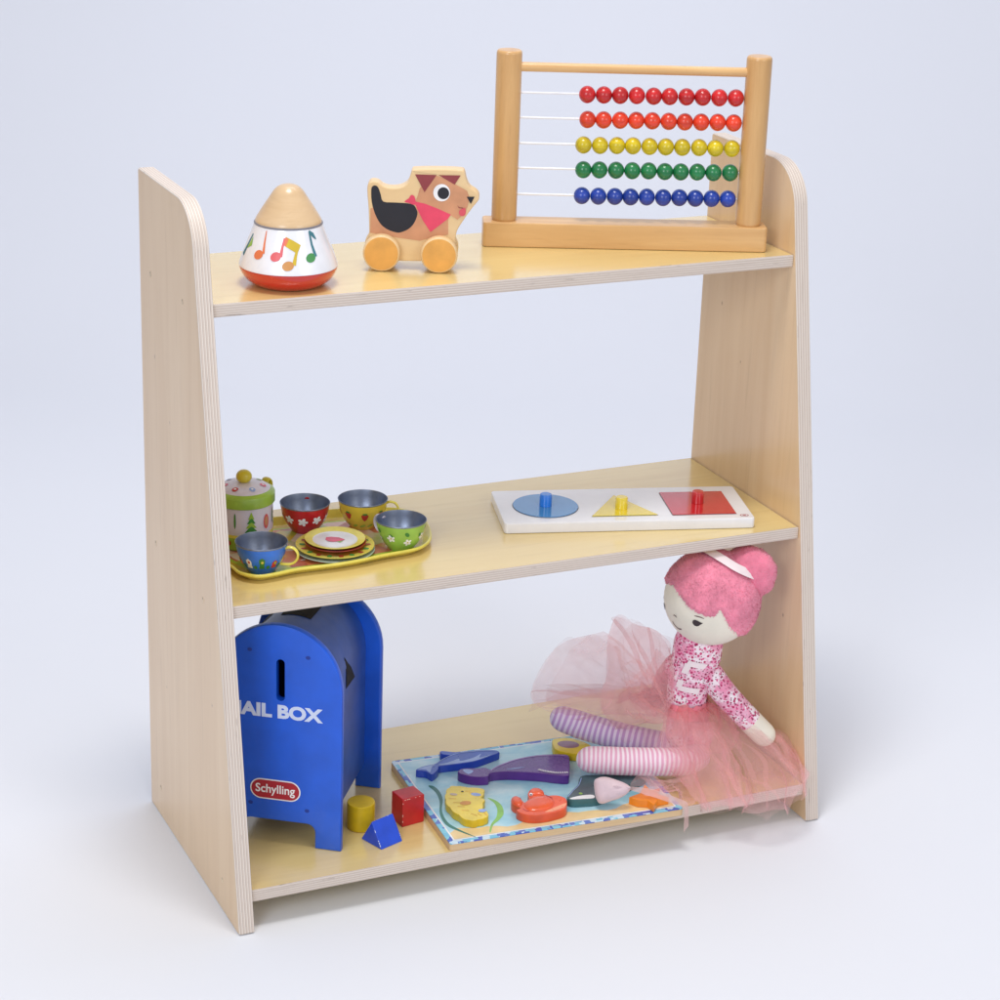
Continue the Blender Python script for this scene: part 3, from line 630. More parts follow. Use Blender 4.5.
# ------------------------------------------------------------------ top board: abacus
ab = thing('abacus', 'beech bead abacus with five rows of red, orange, yellow, green and blue beads', 'abacus', (.3155, -.0534, Z3), math.atan2(-.3733, .9277))
mb = MB(); mb.prism(rrect(-.0005, .2675, .0004, .0296, .004), 0, .0235, 'beech', None, .0016); mb.build('base', ab)
for x in (.0195, .2505):
    mb = MB(); mb.lathe([(.0108, .0230), (.0112, .0240), (.0119, .0262), (.0119, .1790), (.0113, .1812), (.0100, .1822)], 'beech_up', 40, at=(x, .0150, 0)); mb.build('post', ab)
mb = MB(); mb.cyl((.0195, .0150, .1668), (.2505, .0150, .1668), .0044, 'beech', 20); mb.build('crossbar', ab)
rows = [(.1428, .0928, .2308), (.1196, .0938, .2305), (.0957, .0915, .2303), (.0724, .0921, .2300), (.0476, .0922, .2298)]
proto = {}
def bead_mesh(m):
    mb = MB(); r = .0081; q = .0077
    prof = [(.0014, -q*.96)]
    for k in range(1, 20):
        a = -PI/2+PI*k/20; prof.append((r*math.cos(a), q*math.sin(a)))
    prof.append((.0014, q*.96))
    mb.lathe(prof, m, 28, ax=Matrix.Rotation(PI/2, 4, 'Y'))
    return mb.build('bead', ab, sharp=70)
for (z, xa, xb), (cn, c) in zip(rows, BEAD):
    mb = MB(); mb.cyl((.0195, .0150, z+.0004), (.2505, .0150, z), .0010, 'wire', 8); mb.build('wire', ab)
    first = None
    for k in range(10):
        if first is None: b = first = bead_mesh('bead '+cn)
        else: b = first.copy(); COL.objects.link(b); b.parent = ab
        b.location = (xa+(xb-xa)*k/9+random.uniform(-.00025, .00025), .0150, z+random.uniform(-.0002, .0002)); b.rotation_euler = (random.uniform(0, 6), random.uniform(-.05, .05), random.uniform(-.05, .05)); b['label'] = cn+' bead'

# ------------------------------------------------------------------ middle board: tin tea set
TZ = Z2+.0021
tl = [(.0368, -.1419), (.0392, -.1600), (.0516, -.1730), (.0684, -.1735), (.0910, -.1700), (.1274, -.1708), (.1505, -.1690), (.1800, -.1640), (.2007, -.1622), (.2168, -.1570), (.2307, -.1427), (.2400, -.1207), (.2450, -.0978), (.2440, -.0780), (.2350, -.0600),
      (.2150, -.0480), (.1900, -.0420), (.1674, -.0390), (.1507, -.0396), (.1262, -.0408), (.1050, -.0400), (.078, -.036), (.052, -.037), (.036, -.048), (.027, -.068), (.026, -.095), (.030, -.122)]
tl = [(p.x, p.y) for p in catmull(tl, 4)]
tr = tag(None or MB().build('tea_tray') if False else thing('tea_tray', 'wavy edged tin tray with yellow rim and colourful print under the tea set', 'tray', (.14, -.1, Z2)), 'wavy edged tin tray with yellow rim and colourful print under the tea set', 'tray')
tc = Vector((.14, -.1)); tl0 = ccw([(x-tc.x, y-tc.y) for x, y in tl])
mb = MB()
lv = [(.0082, .0003), (.0070, .0008), (.0035, .0042), (.0006, .0054), (-.0004, .0064), (-.0003, .0078), (.0006, .0086), (.0018, .0084), (.0045, .0055), (.0074, .0024), (.0085, .0019)]
rings = [[Vector((x, y, z)) for x, y in inset(tl0, d)] for d, z in lv]
R = mb.loft(rings, 'trim_yellow', caps=(True, False)); mb.build('rim', tr, sharp=70)
mb = MB(); mb.f([mb.v(Vector((x, y, .0019))) for x, y in inset(tl0, .0085)], 'tray_gold'); mb.f([mb.v(Vector((x, y, .0020))) for x, y in inset(tl0, .0150)], 'tray_lime'); mb.f([mb.v(Vector((x, y, .0021))) for x, y in inset(tl0, .0185)], 'tray_print'); mb.build('printed_base', tr)

CUP = [(.0115, 0), (.0122, .0006), (.0128, .0020), (.0160, .0060), (.0190, .0110), (.0212, .0170), (.0226, .0230), (.0231, .0268)]
def cup_r(z):
    for (r0, z0), (r1, z1) in zip(CUP, CUP[1:]):
        if z <= z1: return r0+(r1-r0)*(z-z0)/max(1e-6, z1-z0)
    return CUP[-1][0]
def cup(x, y, mat, hmat, hdir, label, motif, s=1.0, lift=0):
    c = thing('toy_cup', label, 'cup', (x, y, TZ+lift), 0, 'toy tin tea cups'); c.scale = (s, s, s)
    mb = MB()
    prof = CUP+[(.0235, .0273), (.0237, .0279), (.0233, .0283), (.0227, .0279), (.0221, .0230), (.0207, .0172), (.0186, .0114), (.0156, .0064), (.0122, .0026), (.0060, .0016), (.0003, .0014)]
    mats = [mat]*(len(CUP)-1)+[ 'steel']*(len(prof)-len(CUP))
    mb.lathe(prof, mats, 56)
    def cmap(u, v): a = az0+u/.019; r = cup_r(v)+.0003; return Vector((r*math.cos(a), r*math.sin(a), v))
    motif(mb, cmap)
    mb.build('bowl', c, sharp=70)
    h = Vector(hdir).normalized(); Zv = Vector((0, 0, 1))
    path = [h*.0218+Zv*.0232, h*.0262+Zv*.0246, h*.0310+Zv*.0228, h*.0335+Zv*.0180, h*.0320+Zv*.0125, h*.0270+Zv*.0085, h*.0180+Zv*.0078]
    mb = MB(); mb.tube(catmull(path, 5, False), .0015, hmat, 10, flat=(1.5, .8), up=h); mb.build('handle', c)
    return c
def flowers(us, col, ctr):
    def f(mb, mp):
        for u, v, r in us:
            for k in range(5):
                a = 2*PI*k/5+u*90; mb.fan(ell(u+r*.62*math.cos(a), v+r*.62*math.sin(a), r*.46, r*.34, 9, a), mp, col, 2)
            mb.fan(ell(u, v, r*.22, r*.22, 8), lambda p, q: mp(p, q)*1.008, ctr, 1)
    return f
def berries(mb, mp):
    for k in range(8):
        u = -.056+k*.0148; v = .0160+.0006*(k % 2)
        mb.fan([(u-.0032, v+.002), (u-.0014, v+.0034), (u, v+.0028), (u+.0014, v+.0034), (u+.0032, v+.002), (u+.002, v-.002), (u, v-.0042), (u-.002, v-.002)], mp, 'berry', 3)
        mb.fan(ell(u, v+.0034, .0022, .001, 8), lambda p, q: mp(p, q)*1.005, 'leaf', 2)
    for k in range(14): u = -.058+k*.0085; mb.fan(ell(u, .0058, .0034, .0014, 8, .4), mp, 'lid_green', 2)
def houses(mb, mp):
    cs = ['berry', 'trim_yellow', 'lid_green', 'n_orange', 'white', 'leaf']
    for k in range(10):
        u = -.055+k*.0115; h = .0062+.0018*(k % 3); m = cs[k % 6]
        mb.fan([(u-.0026, .0080), (u+.0026, .0080), (u+.0024, .0080+h), (u, .0102+h), (u-.0024, .0080+h)], mp, m, 3)
        mb.fan(ell(u+.0003, .0102+h*.5, .0011, .0014, 8), lambda p, q: mp(p, q)*1.006, cs[(k+2) % 6], 1)
        mb.fan(ell(u+.0056, .0095, .0017, .0022, 8), mp, 'leaf', 2)
def daisies(mb, mp):
    flowers([(-.052+k*.0148, .0118+.0035*(k % 2), .0036) for k in range(8)], 'white', 'n_yellow')(mb, mp)
    for k in range(9): u = -.046+k*.0130; mb.fan(ell(u, .0205-.003*(k % 2), .0017, .0026, 8, .5), mp, 'leaf', 2)
cup(.0640, -.1478, 'cup_blue', 'trim_yellow', RT-HF*.15, 'blue toy cup with yellow handle, in front of the teapot', houses)
cup(.1344, -.0674, 'cup_red', 'cup_red', HF, 'red toy cup with white flowers, behind the plates and right of the teapot', flowers([(-.05+k*.0125, .0152+.001*(k % 2), .0042) for k in range(9)], 'white', 'white'))
cup(.1891, -.0758, 'cup_yellow', 'trim_yellow', RT+HF*.1, 'yellow toy cup printed with strawberries, at the back of the tray', berries)
cup(.2025, -.1385, 'cup_green', 'pot_white', -RT*.8+HF*.7, 'green toy cup with white daisies, at the right end of the tray', daisies)

pot = thing('toy_teapot', 'round tin toy teapot with green rimmed lid and yellow knob, beside the left panel', 'teapot', (.0715, -.0775, TZ))
mb = MB(); mb.lathe([(.0240, 0), (.0256, .0008), (.0262, .0025), (.0263, .0130), (.0264, .0160), (.0264, .0430), (.0250, .0440)], ['lid_green']*3+['trim_yellow']+['pot_white']*2, 64)
def pm(u, v): a = az0+u/.0264; return Vector((.0267*math.cos(a), .0267*math.sin(a), v))
for k in range(4):
    u0 = .0095+k*.0415-.083
    for j in range(4): mb.fan([(u0-.0062+j*.0011, .0190+j*.0042), (u0+.0062-j*.0011, .0190+j*.0042), (u0, .0262+j*.0042)], lambda p, q, j=j: pm(p, q)*(1+.002*j), 'lid_green' if j % 2 else 'leaf', 3)
    mb.fan(ell(u0+.0160, .0272, .0034, .0072, 14), pm, 'n_pink', 3); mb.fan(ell(u0+.0160, .0272, .0020, .0046, 12), lambda p, q: pm(p, q)*1.004, 'brown', 2)
    mb.fan(ell(u0+.0265, .0300, .0010, .0078, 8), pm, 'leaf', 2); mb.fan(ell(u0+.0200, .0080, .0026, .0026, 10), pm, 'berry', 2)
    mb.fan(ell(u0+.003, .0075, .0038, .0032, 10), pm, 'lid_green', 2); mb.fan(ell(u0+.0115, .0090, .0024, .0030, 10), pm, 'trim_yellow', 2)
mb.build('body', pot, sharp=60)
mb = MB(); LP = [(.0277, .0415), (.0283, .0422), (.0284, .0505), (.0276, .0520), (.0255, .0532)]
DOME = [(.0240, .0540), (.0225, .0550), (.0190, .0570), (.0120, .0588), (.0040, .0594)]
mb.lathe([(.0266, .0417)]+LP+DOME+[(.0002, .0594)], ['lid_green']*6+['pot_white']*5, 64)
def dm(x, y):
    r = math.hypot(x, y); zz_ = .0594
    for (r0, z0), (r1, z1) in zip(DOME, DOME[1:]):
        if r1 <= r <= r0: zz_ = z0+(z1-z0)*(r0-r)/(r0-r1)
    return Vector((x, y, zz_+.0004))
for k in range(7):
    a = az0-.35+k*.9; cx, cy = .0178*math.cos(a), .0178*math.sin(a)
    mb.fan(ell(cx, cy, .0030, .0030, 12), dm, ['berry', 'p_belly', 'berry_pink', 'lid_green'][k % 4], 2); mb.fan(ell(cx, cy, .0012, .0012, 8), lambda x, y: dm(x, y)+Vector((0, 0, .0002)), 'white', 1)
lid = mb.build('lid', pot, sharp=60)
mb = MB(); mb.cyl((0, 0, .0585), (0, 0, .0610), .0040, 'knob_yellow', 20); mb.ball((0, 0, .0645), (.0074, .0074, .0064), 'knob_yellow', 28, 14); mb.build('knob', lid, sharp=70)
h = (RT*.52+HF*.85).normalized(); Zv = Vector((0, 0, 1))
mb = MB(); mb.tube(catmull([h*.0262+Zv*.038, h*.0310+Zv*.0500, h*.0345+Zv*.0520, h*.0375+Zv*.0480, h*.0375+Zv*.036, h*.0345+Zv*.022, h*.0262+Zv*.014], 6, False), .0024, 'knob_yellow', 12, flat=(1.7, .8), up=h); mb.build('handle', pot)
h = (-RT*.45-HF*.0+Vector((-.35, .55, 0))).normalized()
mb = MB(); mb.tube([h*.0255+Zv*.020, h*.031+Zv*.026, h*.035+Zv*.036, h*.0385+Zv*.041], [.0056, .0046, .0036, .0032], 'knob_yellow', 16, flat=(1, 1)); mb.build('spout', pot)

def plate(z, r, rim, mid, ctr, label, extra=None, dx=0, dy=0):
    p = thing('toy_plate', label, 'plate', (.1415+dx, -.1285+dy, Z2+z), 0, 'toy plates stacked on the tray')
    mb = MB()
    prof = [(r*.62, 0), (r*.70, .0005), (r*.97, .0026), (r, .0032), (r*.995, .0038), (r*.97, .0036), (r*.74, .0019), (r*.68, .0015), (r*.50, .0013), (r*.02, .0013)]
    mats = [rim]*6+[mid]*2+[ctr]
    mb.lathe(prof, mats, 64)
    if extra: extra(mb, r)
    mb.build('dish', p, sharp=60)
plate(.0026, .0368, 'plate_grey', 'lid_green', 'plate_grey', 'lowest toy plate of the stack, pale grey rim')
plate(.0064, .0362, 'trim_yellow', 'plate_orange', 'plate_orange', 'wide toy plate with yellow rim, second from the bottom of the stack', lambda mb, r: [mb.fan(ell(r*.84*math.cos(a), r*.84*math.sin(a), .0034, .0022, 10, a), lambda x, y: Vector((x, y, .0031)), 'plate_red' if k % 2 else 'leaf', 2) for k, a in enumerate([i*PI/9 for i in range(18)])])
plate(.0098, .0285, 'plate_red', 'plate_red', 'plate_red', 'small dark red toy plate just under the topmost plate', None, .0004)
def strawberry(mb, r):
    e1, e2 = RT, HF
    mp = lambda u, v: e1*u+e2*v+Vector((0, 0, .0017))
    mb.fan([(-.0085, .0050), (-.0040, .0066), (.0030, .0058), (.0092, .0010), (.0050, -.0030), (-.0010, -.0056), (-.0060, -.0046), (-.0088, -.0006)], mp, 'berry_pink', 2)
    mb.fan([(.0020, -.0045), (.0060, -.0040), (.0082, -.0018), (.0050, -.0070)], lambda u, v: mp(u, v)+Vector((0, 0, .0001)), 'n_lime', 2)
plate(.0124, .0278, 'trim_yellow', 'p_lilac_w' if False else 'white_print', 'white_print', 'topmost toy plate of the stack, yellow rim and pink strawberry', strawberry)

# ------------------------------------------------------------------ middle board: three shape puzzle
PA = math.atan2(-.0670, .2347); PL = (.3092, -.1354, Z2)
pb = thing('shape_puzzle_board', 'long white puzzle board with recesses for three geometric shapes', 'puzzle board', PL, PA)
mb = MB(); mb.prism(rrect(0, .2437, -.0008, .0893, .004), 0, .0108, 'board_white', None, .0016)
mb.build('board', pb)
lg = MB(); lg.fan(ell(.2345, .0068, .0042, .0030, 18), lambda u, v: Vector((u, v, .01095)), 'label_red', 2); lg.fan(ell(.2345, .0068, .0033, .0022, 16), lambda u, v: Vector((u, v, .0110)), 'white', 1)
lg.fan(ell(.2345, .0068, .0020, .0012, 12), lambda u, v: Vector((u, v, .01105)), 'label_red', 1); lg.build('emblem', pb)
rim_m = paint('recess_edge', (70, 72, 84), .6)
def shape_piece(name, label, pts, c, m, km, ctr):
    mz = Matrix.Rotation(PA, 4, 'Z'); w = Vector(PL)+mz @ Vector((ctr[0], ctr[1], .0112))
    p = thing(name, label, 'puzzle piece', w, PA, 'knobbed shapes in the white puzzle board')
    q = [(x-ctr[0], y-ctr[1]) for x, y in pts]
    mb = MB(); mb.prism(q, 0, .0006, m, None, .0002); mb.build('plate', p)
    mb = MB(); mb.lathe([(.0058, .0006), (.0060, .0010), (.0060, .0112), (.0055, .0122), (.0046, .0126)], km, 32); mb.build('knob', p)
    rm = MB(); rm.loft([[Vector((x, y, .01083)) for x, y in inset(ccw(pts), 0)], [Vector((x, y, .01086)) for x, y in inset(ccw(pts), -.0005)]], rim_m, caps=(False, False)); rm.build('recess', pb)
shape_piece('circle_piece', 'flat blue disc with round blue knob, in the white puzzle board', ell(.0466, .0430, .0315, .0315, 64), None, 'acr_blue', 'knob_blue', (.0466, .0430))
shape_piece('triangle_piece', 'flat yellow triangle with yellow knob, in the white puzzle board', [(.0865, .0120), (.1505, .0120), (.1185, .0675)], None, 'acr_yellow', 'acr_yellow', (.1185, .0305))
shape_piece('square_piece', 'flat red square with red knob, in the white puzzle board', [(.1650, .0108), (.2275, .0108), (.2275, .0722), (.1650, .0722)], None, 'acr_red', 'acr_red', (.1962, .0415))

# ------------------------------------------------------------------ bottom board: toy mailbox
MA = math.atan2(-.586, .81)
mx = thing('toy_mailbox', 'blue arched toy mailbox with white lettering and red oval label', 'mailbox', (.1125, -.2244, Z1), MA)
def plate_outline(x0, x1, zc, rise, leg=.0247, foot=.024, fr=.008, n=28):
    cx, rx = (x0+x1)/2, (x1-x0)/2
    p = [(x0, 0), (x0+leg, 0)]
    for k in range(6):
        a = PI-PI/2*k/5; p.append((x0+leg+fr+fr*math.cos(a), foot-fr+fr*math.sin(a)))
    for k in range(6):
        a = PI/2-PI/2*k/5; p.append((x1-leg-fr+fr*math.cos(a), foot-fr+fr*math.sin(a)))
    p += [(x1-leg, 0), (x1, 0)]
    for k in range(n+1):
        a = PI*k/n; p.append((cx+rx*math.cos(a), zc+rise*math.sin(a)))
    return p
def slab_with_slot(mb, out, slot, y0, y1, m, b=.0018):
    out = ccw(out); slot = list(reversed(ccw(slot)))
    lv = [(b, y0), (b*.3, y0+b*.3), (0, y0+b), (0, y1-b), (b*.3, y1-b*.3), (b, y1)]
    R = mb.loft([[Vector((x, y, z)) for x, z in inset(out, d)] for d, y in lv], m, caps=(False, False))
    S = mb.loft([[Vector((x, y0, z)) for x, z in slot], [Vector((x, y1, z)) for x, z in slot]], m, caps=(False, False))
    for outer, inner in ((R[0], S[0]), (R[-1], S[-1])):
        es = []
        for L in (outer, inner):
            for i in range(len(L)):
                e = mb.bm.edges.get((L[i], L[(i+1) % len(L)])) or mb.bm.edges.new((L[i], L[(i+1) % len(L)])); es.append(e)
        g = bmesh.ops.triangle_fill(mb.bm, edges=es, use_beauty=True, use_dissolve=False)
        for f in g['geom']:
            if isinstance(f, bmesh.types.BMFace): f.material_index = mb.mi(m); f.smooth = True
mb = MB(); x0, x1 = -.1175, .0006
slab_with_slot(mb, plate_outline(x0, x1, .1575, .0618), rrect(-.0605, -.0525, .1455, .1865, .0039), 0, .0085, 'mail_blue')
for sx, sz in ((-.031, .191), (-.085, .193), (-.0315, .038), (-.085, .040)):
    mb.fan(ell(sx, sz, .0022, .0018, 12), lambda u, v: Vector((u, -.0002, v)), 'screw', 1)
front = mb.build('front_panel', mx)
TX = FRONT @ Matrix.Scale(-1, 4, (0, 0, 1))
text_mesh('lettering', 'MAIL BOX', .0905, .0138, 'letter', front, Matrix.Translation((-.0622, -.0002, .1350)) @ TX, .045)
lb = MB()
lb.f([lb.v((x, -.0003, z)) for x, z in rrect(-.0238, .0238, -.0102, .0102, .0101, 8)], 'white')
lb.f([lb.v((x, -.0005, z)) for x, z in rrect(-.0226, .0226, -.0090, .0090, .0089, 8)], 'label_red')
lab = lb.build('maker_label', front, (-.0614, 0, .0556))
text_mesh('lettering', 'Schylling', .0372, .0112, 'white', lab, Matrix.Translation((0, -.0007, -.0004)) @ TX, .012)
mb = MB(); mb.prism(plate_outline(x0-.0006, x1+.0040, .1480, .0600), .1290, .1375, 'mail_blue', None, .0022, FRONT); rear = mb.build('rear_panel', mx)
mb = MB()
def body_ring(y):
    k = (y-.0085)/.12; ra = .0475; zc = .1565-.0085*k; ri = .0555-.001*k; cx = (x0+x1)/2
    p = [Vector((cx-ra, y, .0262))]+[Vector((cx-ra*math.cos(PI*i/28), y, zc+ri*math.sin(PI*i/28))) for i in range(29)]+[Vector((cx+ra, y, .0262))]
    return p
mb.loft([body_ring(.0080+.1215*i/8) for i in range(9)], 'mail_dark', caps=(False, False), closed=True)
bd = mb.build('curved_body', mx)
cx = (x0+x1)/2
def bodymap(a, y, off=.0004):
    k = (y-.0085)/.12; return Vector((cx+(.0475+off)*math.cos(a), y, .1565-.0085*k+(.0555-.001*k+off)*math.sin(a))) if a > 0 else Vector((cx+.0475+off, y, .1565-.0085*k+a*.055))
def dense(q, n=8):
    return [(q[i][0]+(q[(i+1) % len(q)][0]-q[i][0])*k/n, q[i][1]+(q[(i+1) % len(q)][1]-q[i][1])*k/n) for i in range(len(q)) for k in range(n)]
mb = MB(); mb.fan([(x, y) for x, y in ((.30, .0560), (.0, .0740), (-.27, .0880), (-.28, .0560), (0, .0560))], lambda a, y: bodymap(a, y), 'hole_shade', 4); mb.build('triangle_hole_shade', bd)
mb = MB(); mb.fan(dense([(1.24, .050), (1.24, .092), (1.84, .092), (1.84, .050)]), lambda a, y: bodymap(a, y), 'hole_shade', 6); mb.build('square_hole_shade', bd)
mb = MB(); mb.fan([(2.45+.3*math.cos(t), .070+.018*math.sin(t)) for t in [2*PI*k/24 for k in range(24)]], lambda a, y: bodymap(a, y), 'hole_shade', 4); mb.build('round_hole_shade', bd)

# ------------------------------------------------------------------ bottom board: the three wooden blocks
mb = MB(); mb.lathe([(.0120, 0), (.0127, .0004), (.0131, .0012), (.0131, .0255), (.0127, .0263), (.0120, .0266)], 'blk_yellow', 48)
tag(mb.build('cylinder_block', None, (.1478, -.1860, Z1)), 'yellow wooden cylinder block standing next to the mailbox leg', 'block', 'wooden shape blocks')
def bevelled(mb, off):
    es = [e for e in mb.bm.edges if len(e.link_faces) == 2 and e.calc_face_angle(0) > .5]
    bmesh.ops.bevel(mb.bm, geom=es, offset=off, segments=3, affect='EDGES', profile=.5, clamp_overlap=True)
def chips(mb, A, B, n, seed, m='chip'):
    """bare spots where the paint has rubbed off an edge"""
    rr = random.Random(seed); A, B = Vector(A), Vector(B)
    for _ in range(n):
        t = rr.uniform(.05, .9); L = rr.uniform(.02, .10)
        mb.tube([A.lerp(B, t+L*k/4) for k in range(5)], [.0001, .0003, rr.uniform(.0003, .0006), .0003, .0001], m, 6)
mb = MB(); s = .0118; mb.box(-s, s, -s*.88, s*.88, 0, .0290, 'blk_red'); bmesh.ops.recalc_face_normals(mb.bm, faces=mb.bm.faces); bevelled(mb, .0009)
e = .0113; s = .0111
chips(mb, (-e, -s*.93, .0280), (e, -s*.93, .0280), 6, 3); chips(mb, (-e, -s*.92, .027), (-e, -s*.92, .003), 4, 5); chips(mb, (-e, s*.9, .0281), (-e, -s*.9, .0281), 2, 8); chips(mb, (e, s*.9, .0281), (e, -s*.9, .0281), 3, 9)
o = mb.build('cube_block', None, (.1935, -.1900, Z1)); o.rotation_euler.z = math.radians(8)
tag(o, 'red wooden cube block with chipped paint, between the mailbox and the sea puzzle', 'block', 'wooden shape blocks')
mb = MB(); pr = [(-.0142, 0), (.0142, 0), (0, .0235)]
mb.loft([[Vector((y_, x_, z_)) for x_, z_ in pr] for y_ in (-.0130, .0130)], 'blk_blue'); bmesh.ops.recalc_face_normals(mb.bm, faces=mb.bm.faces); bevelled(mb, .0007)
for A, B, n, sd in (((-.0128, -.0137, .0006), (-.0128, -.0003, .0228), 5, 1), ((.0128, -.0137, .0006), (.0128, -.0003, .0228), 2, 4), ((-.0125, 0, .0229), (.0125, 0, .0229), 2, 6)): chips(mb, A, B, n, sd, M['letter'])
o = mb.build('prism_block', None, (.1567, -.2170, Z1)); o.rotation_euler.z = math.atan2(.0088, .0245)
tag(o, 'blue wooden triangular prism block in front of the yellow cylinder', 'block', 'wooden shape blocks')

# ------------------------------------------------------------------ bottom board: sea animal puzzle
SA = math.atan2(-.0158, .2361); SO = Vector((.2067, -.2600, Z1)); BT = .0078
sb = thing('sea_puzzle_board', 'square blue and sand printed sea puzzle board with patterned border', 'puzzle board', SO, SA)
Rinv = Matrix.Rotation(-SA, 4, 'Z')
def toboard(pts): return [tuple((Rinv @ Vector((x-SO.x, y-SO.y, 0)))[:2]) for x, y in pts]
BW, BD = .2364, .1750
mb = MB(); mb.prism(rrect(0, BW, 0, BD, .003), 0, BT-.0012, 'mdf', None, .0006); mb.build('board', sb)
mb = MB(); mb.prism(rrect(.0002, BW-.0002, .0002, BD-.0002, .003), BT-.0012, BT, 'border', None, .0004)
i_ = .0068
mb.flat(rrect(i_-.0016, BW-i_+.0016, i_-.0016, BD-i_+.0016, .002), BT+.00012, 'white'); mb.flat(rrect(i_, BW-i_, i_, BD-i_, .002), BT+.0002, 'water')
sand = [(i_, i_), (BW-i_, i_), (BW-i_, .0260)]+[(BW-i_-(BW-2*i_)*k/24, .0200+.0045*math.sin(k*.6+.5)+.002*math.sin(k*1.7)+.004*(1-k/24)) for k in range(1, 24)]+[(i_, .0190)]
mb.flat(sand, BT+.00028, 'sand')
for nm, m in (('weed1', 'weed_dark'), ('weed2', 'weed_light')):
    mb.flat([(p.x, p.y) for p in catmull(toboard(O['sea_'+nm]), 4)], BT+.00036, m)
mb.build('printed_picture', sb)
def piece(key, name, label, side, top, prints=(), h=.0082, sm=3, shift=(0, 0), z0=BT+.0005, bev=.0008, rip=0):
    pts = toboard(O['sea_'+key]); cx = sum(p[0] for p in pts)/len(pts); cy = sum(p[1] for p in pts)/len(pts)
    w = SO+Matrix.Rotation(SA, 4, 'Z') @ Vector((cx+shift[0], cy+shift[1], z0))
    q = [(x-cx, y-cy) for x, y in pts]
    sp = [(p.x, p.y) for p in catmull(q, sm)]
    if rip:
        nn_ = inset(ccw(sp), -1.0); sp = [(a_[0]+(b_[0]-a_[0])*rip*abs(math.sin(i*PI/5)), a_[1]+(b_[1]-a_[1])*rip*abs(math.sin(i*PI/5))) for i, (a_, b_) in enumerate(zip(ccw(sp), nn_))]
    mb = MB(); mb.prism(sp, 0, h, side, top, bev, b0=.0004)
    for i, (k, m, s_) in enumerate(prints):
        if isinstance(k, str): r = [(p.x, p.y) for p in catmull([(x-cx, y-cy) for x, y in toboard(O['sea_'+k])], 3)]
        else: r = k(cx, cy)
        mb.flat(r, h+.0001+.00008*i, m)
    o = mb.build(name, None, w); o.rotation_euler.z = SA
    return tag(o, label, 'puzzle piece', 'chunky sea animals in the blue puzzle board')
def dot(key, r, dx=0, dy=0):
    x, y = toboard(O[key])[0]; return lambda cx, cy: ell(x-cx+dx, y-cy+dy, r, r*1.2, 14)
piece('dolphin', 'dolphin_piece', 'blue dolphin puzzle piece at the back left of the sea puzzle', 'p_blue', 'p_blue_top', [('dolphin_belly', 'p_belly', 1), ('dolphin_tail', 'p_belly', 1)], h=.0075)
tx = toboard(O['sea_whale_teeth'])
piece('whale', 'whale_piece', 'large purple whale puzzle piece with white teeth', 'p_purple', 'p_purple_top', [('whale_tail', 'p_belly', 1), ('whale_line', 'p_belly', 1)], h=.0092)
piece('seahorse', 'seahorse_piece', 'yellow seahorse puzzle piece near the front left corner of the sea puzzle', 'p_yellow', 'p_yellow_top',
      [(lambda cx, cy: ell(.0115, .0125, .0050, .0032, 14, -.6), 'p_belly', 1), (lambda cx, cy: ell(-.0088, .0188, .0038, .0024, 12, -.5), 'p_lilac', 1), (lambda cx, cy: ell(-.004, -.001, .0055, .0040, 16), 'plate_orange', 1), (lambda cx, cy: ell(.006, -.020, .0040, .0032, 12), 'p_belly', 1), (lambda cx, cy: ell(.001, .0215, .0013, .0012, 10), 'black', 1)], h=.0075, sm=4, rip=.0011, bev=.0005)
cr = piece('crab', 'crab_piece', 'red orange crab puzzle piece at the front of the sea puzzle', 'p_orange', 'p_orange_top',
      [('crab_belly', 'p_orange_light', 1)], h=.0085)
# raised shell and claws of the crab, drawn as its relief
def relief(parent, key, name, m, h0, h1, base):
    pts = toboard(O['sea_'+key]); b = toboard(O['sea_'+base]); cx = sum(p[0] for p in b)/len(b); cy = sum(p[1] for p in b)/len(b)
    q = ccw([(p.x-cx, p.y-cy) for p in catmull(pts, 3)]); mb = MB()
    gx = sum(p[0] for p in q)/len(q); gy = sum(p[1] for p in q)/len(q)
    rings = [[Vector((gx+(x-gx)*k, gy+(y-gy)*k, z)) for x, y in q] for k, z in ((1, h0), (.96, h0+(h1-h0)*.35), (.82, h0+(h1-h0)*.75), (.55, h0+(h1-h0)*.95), (.2, h1))]
    mb.loft(rings, m, caps=(False, True)); return mb.build(name, parent)
def engrave(o, lines, h, m, w=.0009):
    mb = MB()
    for ln in lines: mb.stroke([(p.x, p.y) for p in catmull([Vector(q) for q in ln], 4, False)], w, lambda u, v: Vector((u, v, h)), m)
    return mb.build('printed_lines', o, normals=False)
engrave(bpy.data.objects['seahorse_piece'], [[(-.016+.0012*k, .010-.0085*k+.002), (-.0095+.0012*k, .0075-.0085*k+.002)] for k in range(4)]+[[(.004+.002*k, .0255-.004*k-.004), (.009+.0012*k, .0205-.004*k)] for k in range(2)]+[[(-.006, -.022), (-.002, -.028)], [(0, -.023), (.002, -.029)], [(.006, -.024), (.007, -.030)]], .0077, M['plate_orange'], .0007)
def rel(key, base):
    b = toboard(O['sea_'+base]); bx = sum(p[0] for p in b)/len(b); by = sum(p[1] for p in b)/len(b)
    return [(x-bx, y-by) for x, y in toboard(O['sea_'+key])]
engrave(bpy.data.objects['dolphin_piece'], [rel('dolphin_ridge', 'dolphin')], .0078, M['p_belly'], .0010)
engrave(bpy.data.objects['whale_piece'], [rel('whale_ridge', 'whale')], .0095, M['p_pale_violet'], .0013)
jaw = catmull([Vector(q) for q in rel('whale_jaw', 'whale')], 6, False); mb = MB()
for i in range(1, len(jaw)-1):
    t_ = (jaw[i+1]-jaw[i-1]).normalized(); n_ = Vector((-t_.y, t_.x)); a_, b_ = jaw[i]-t_*.0011, jaw[i]+t_*.0011
    mb.flat([a_, b_, jaw[i]+n_*.0034], .0097, 'white')
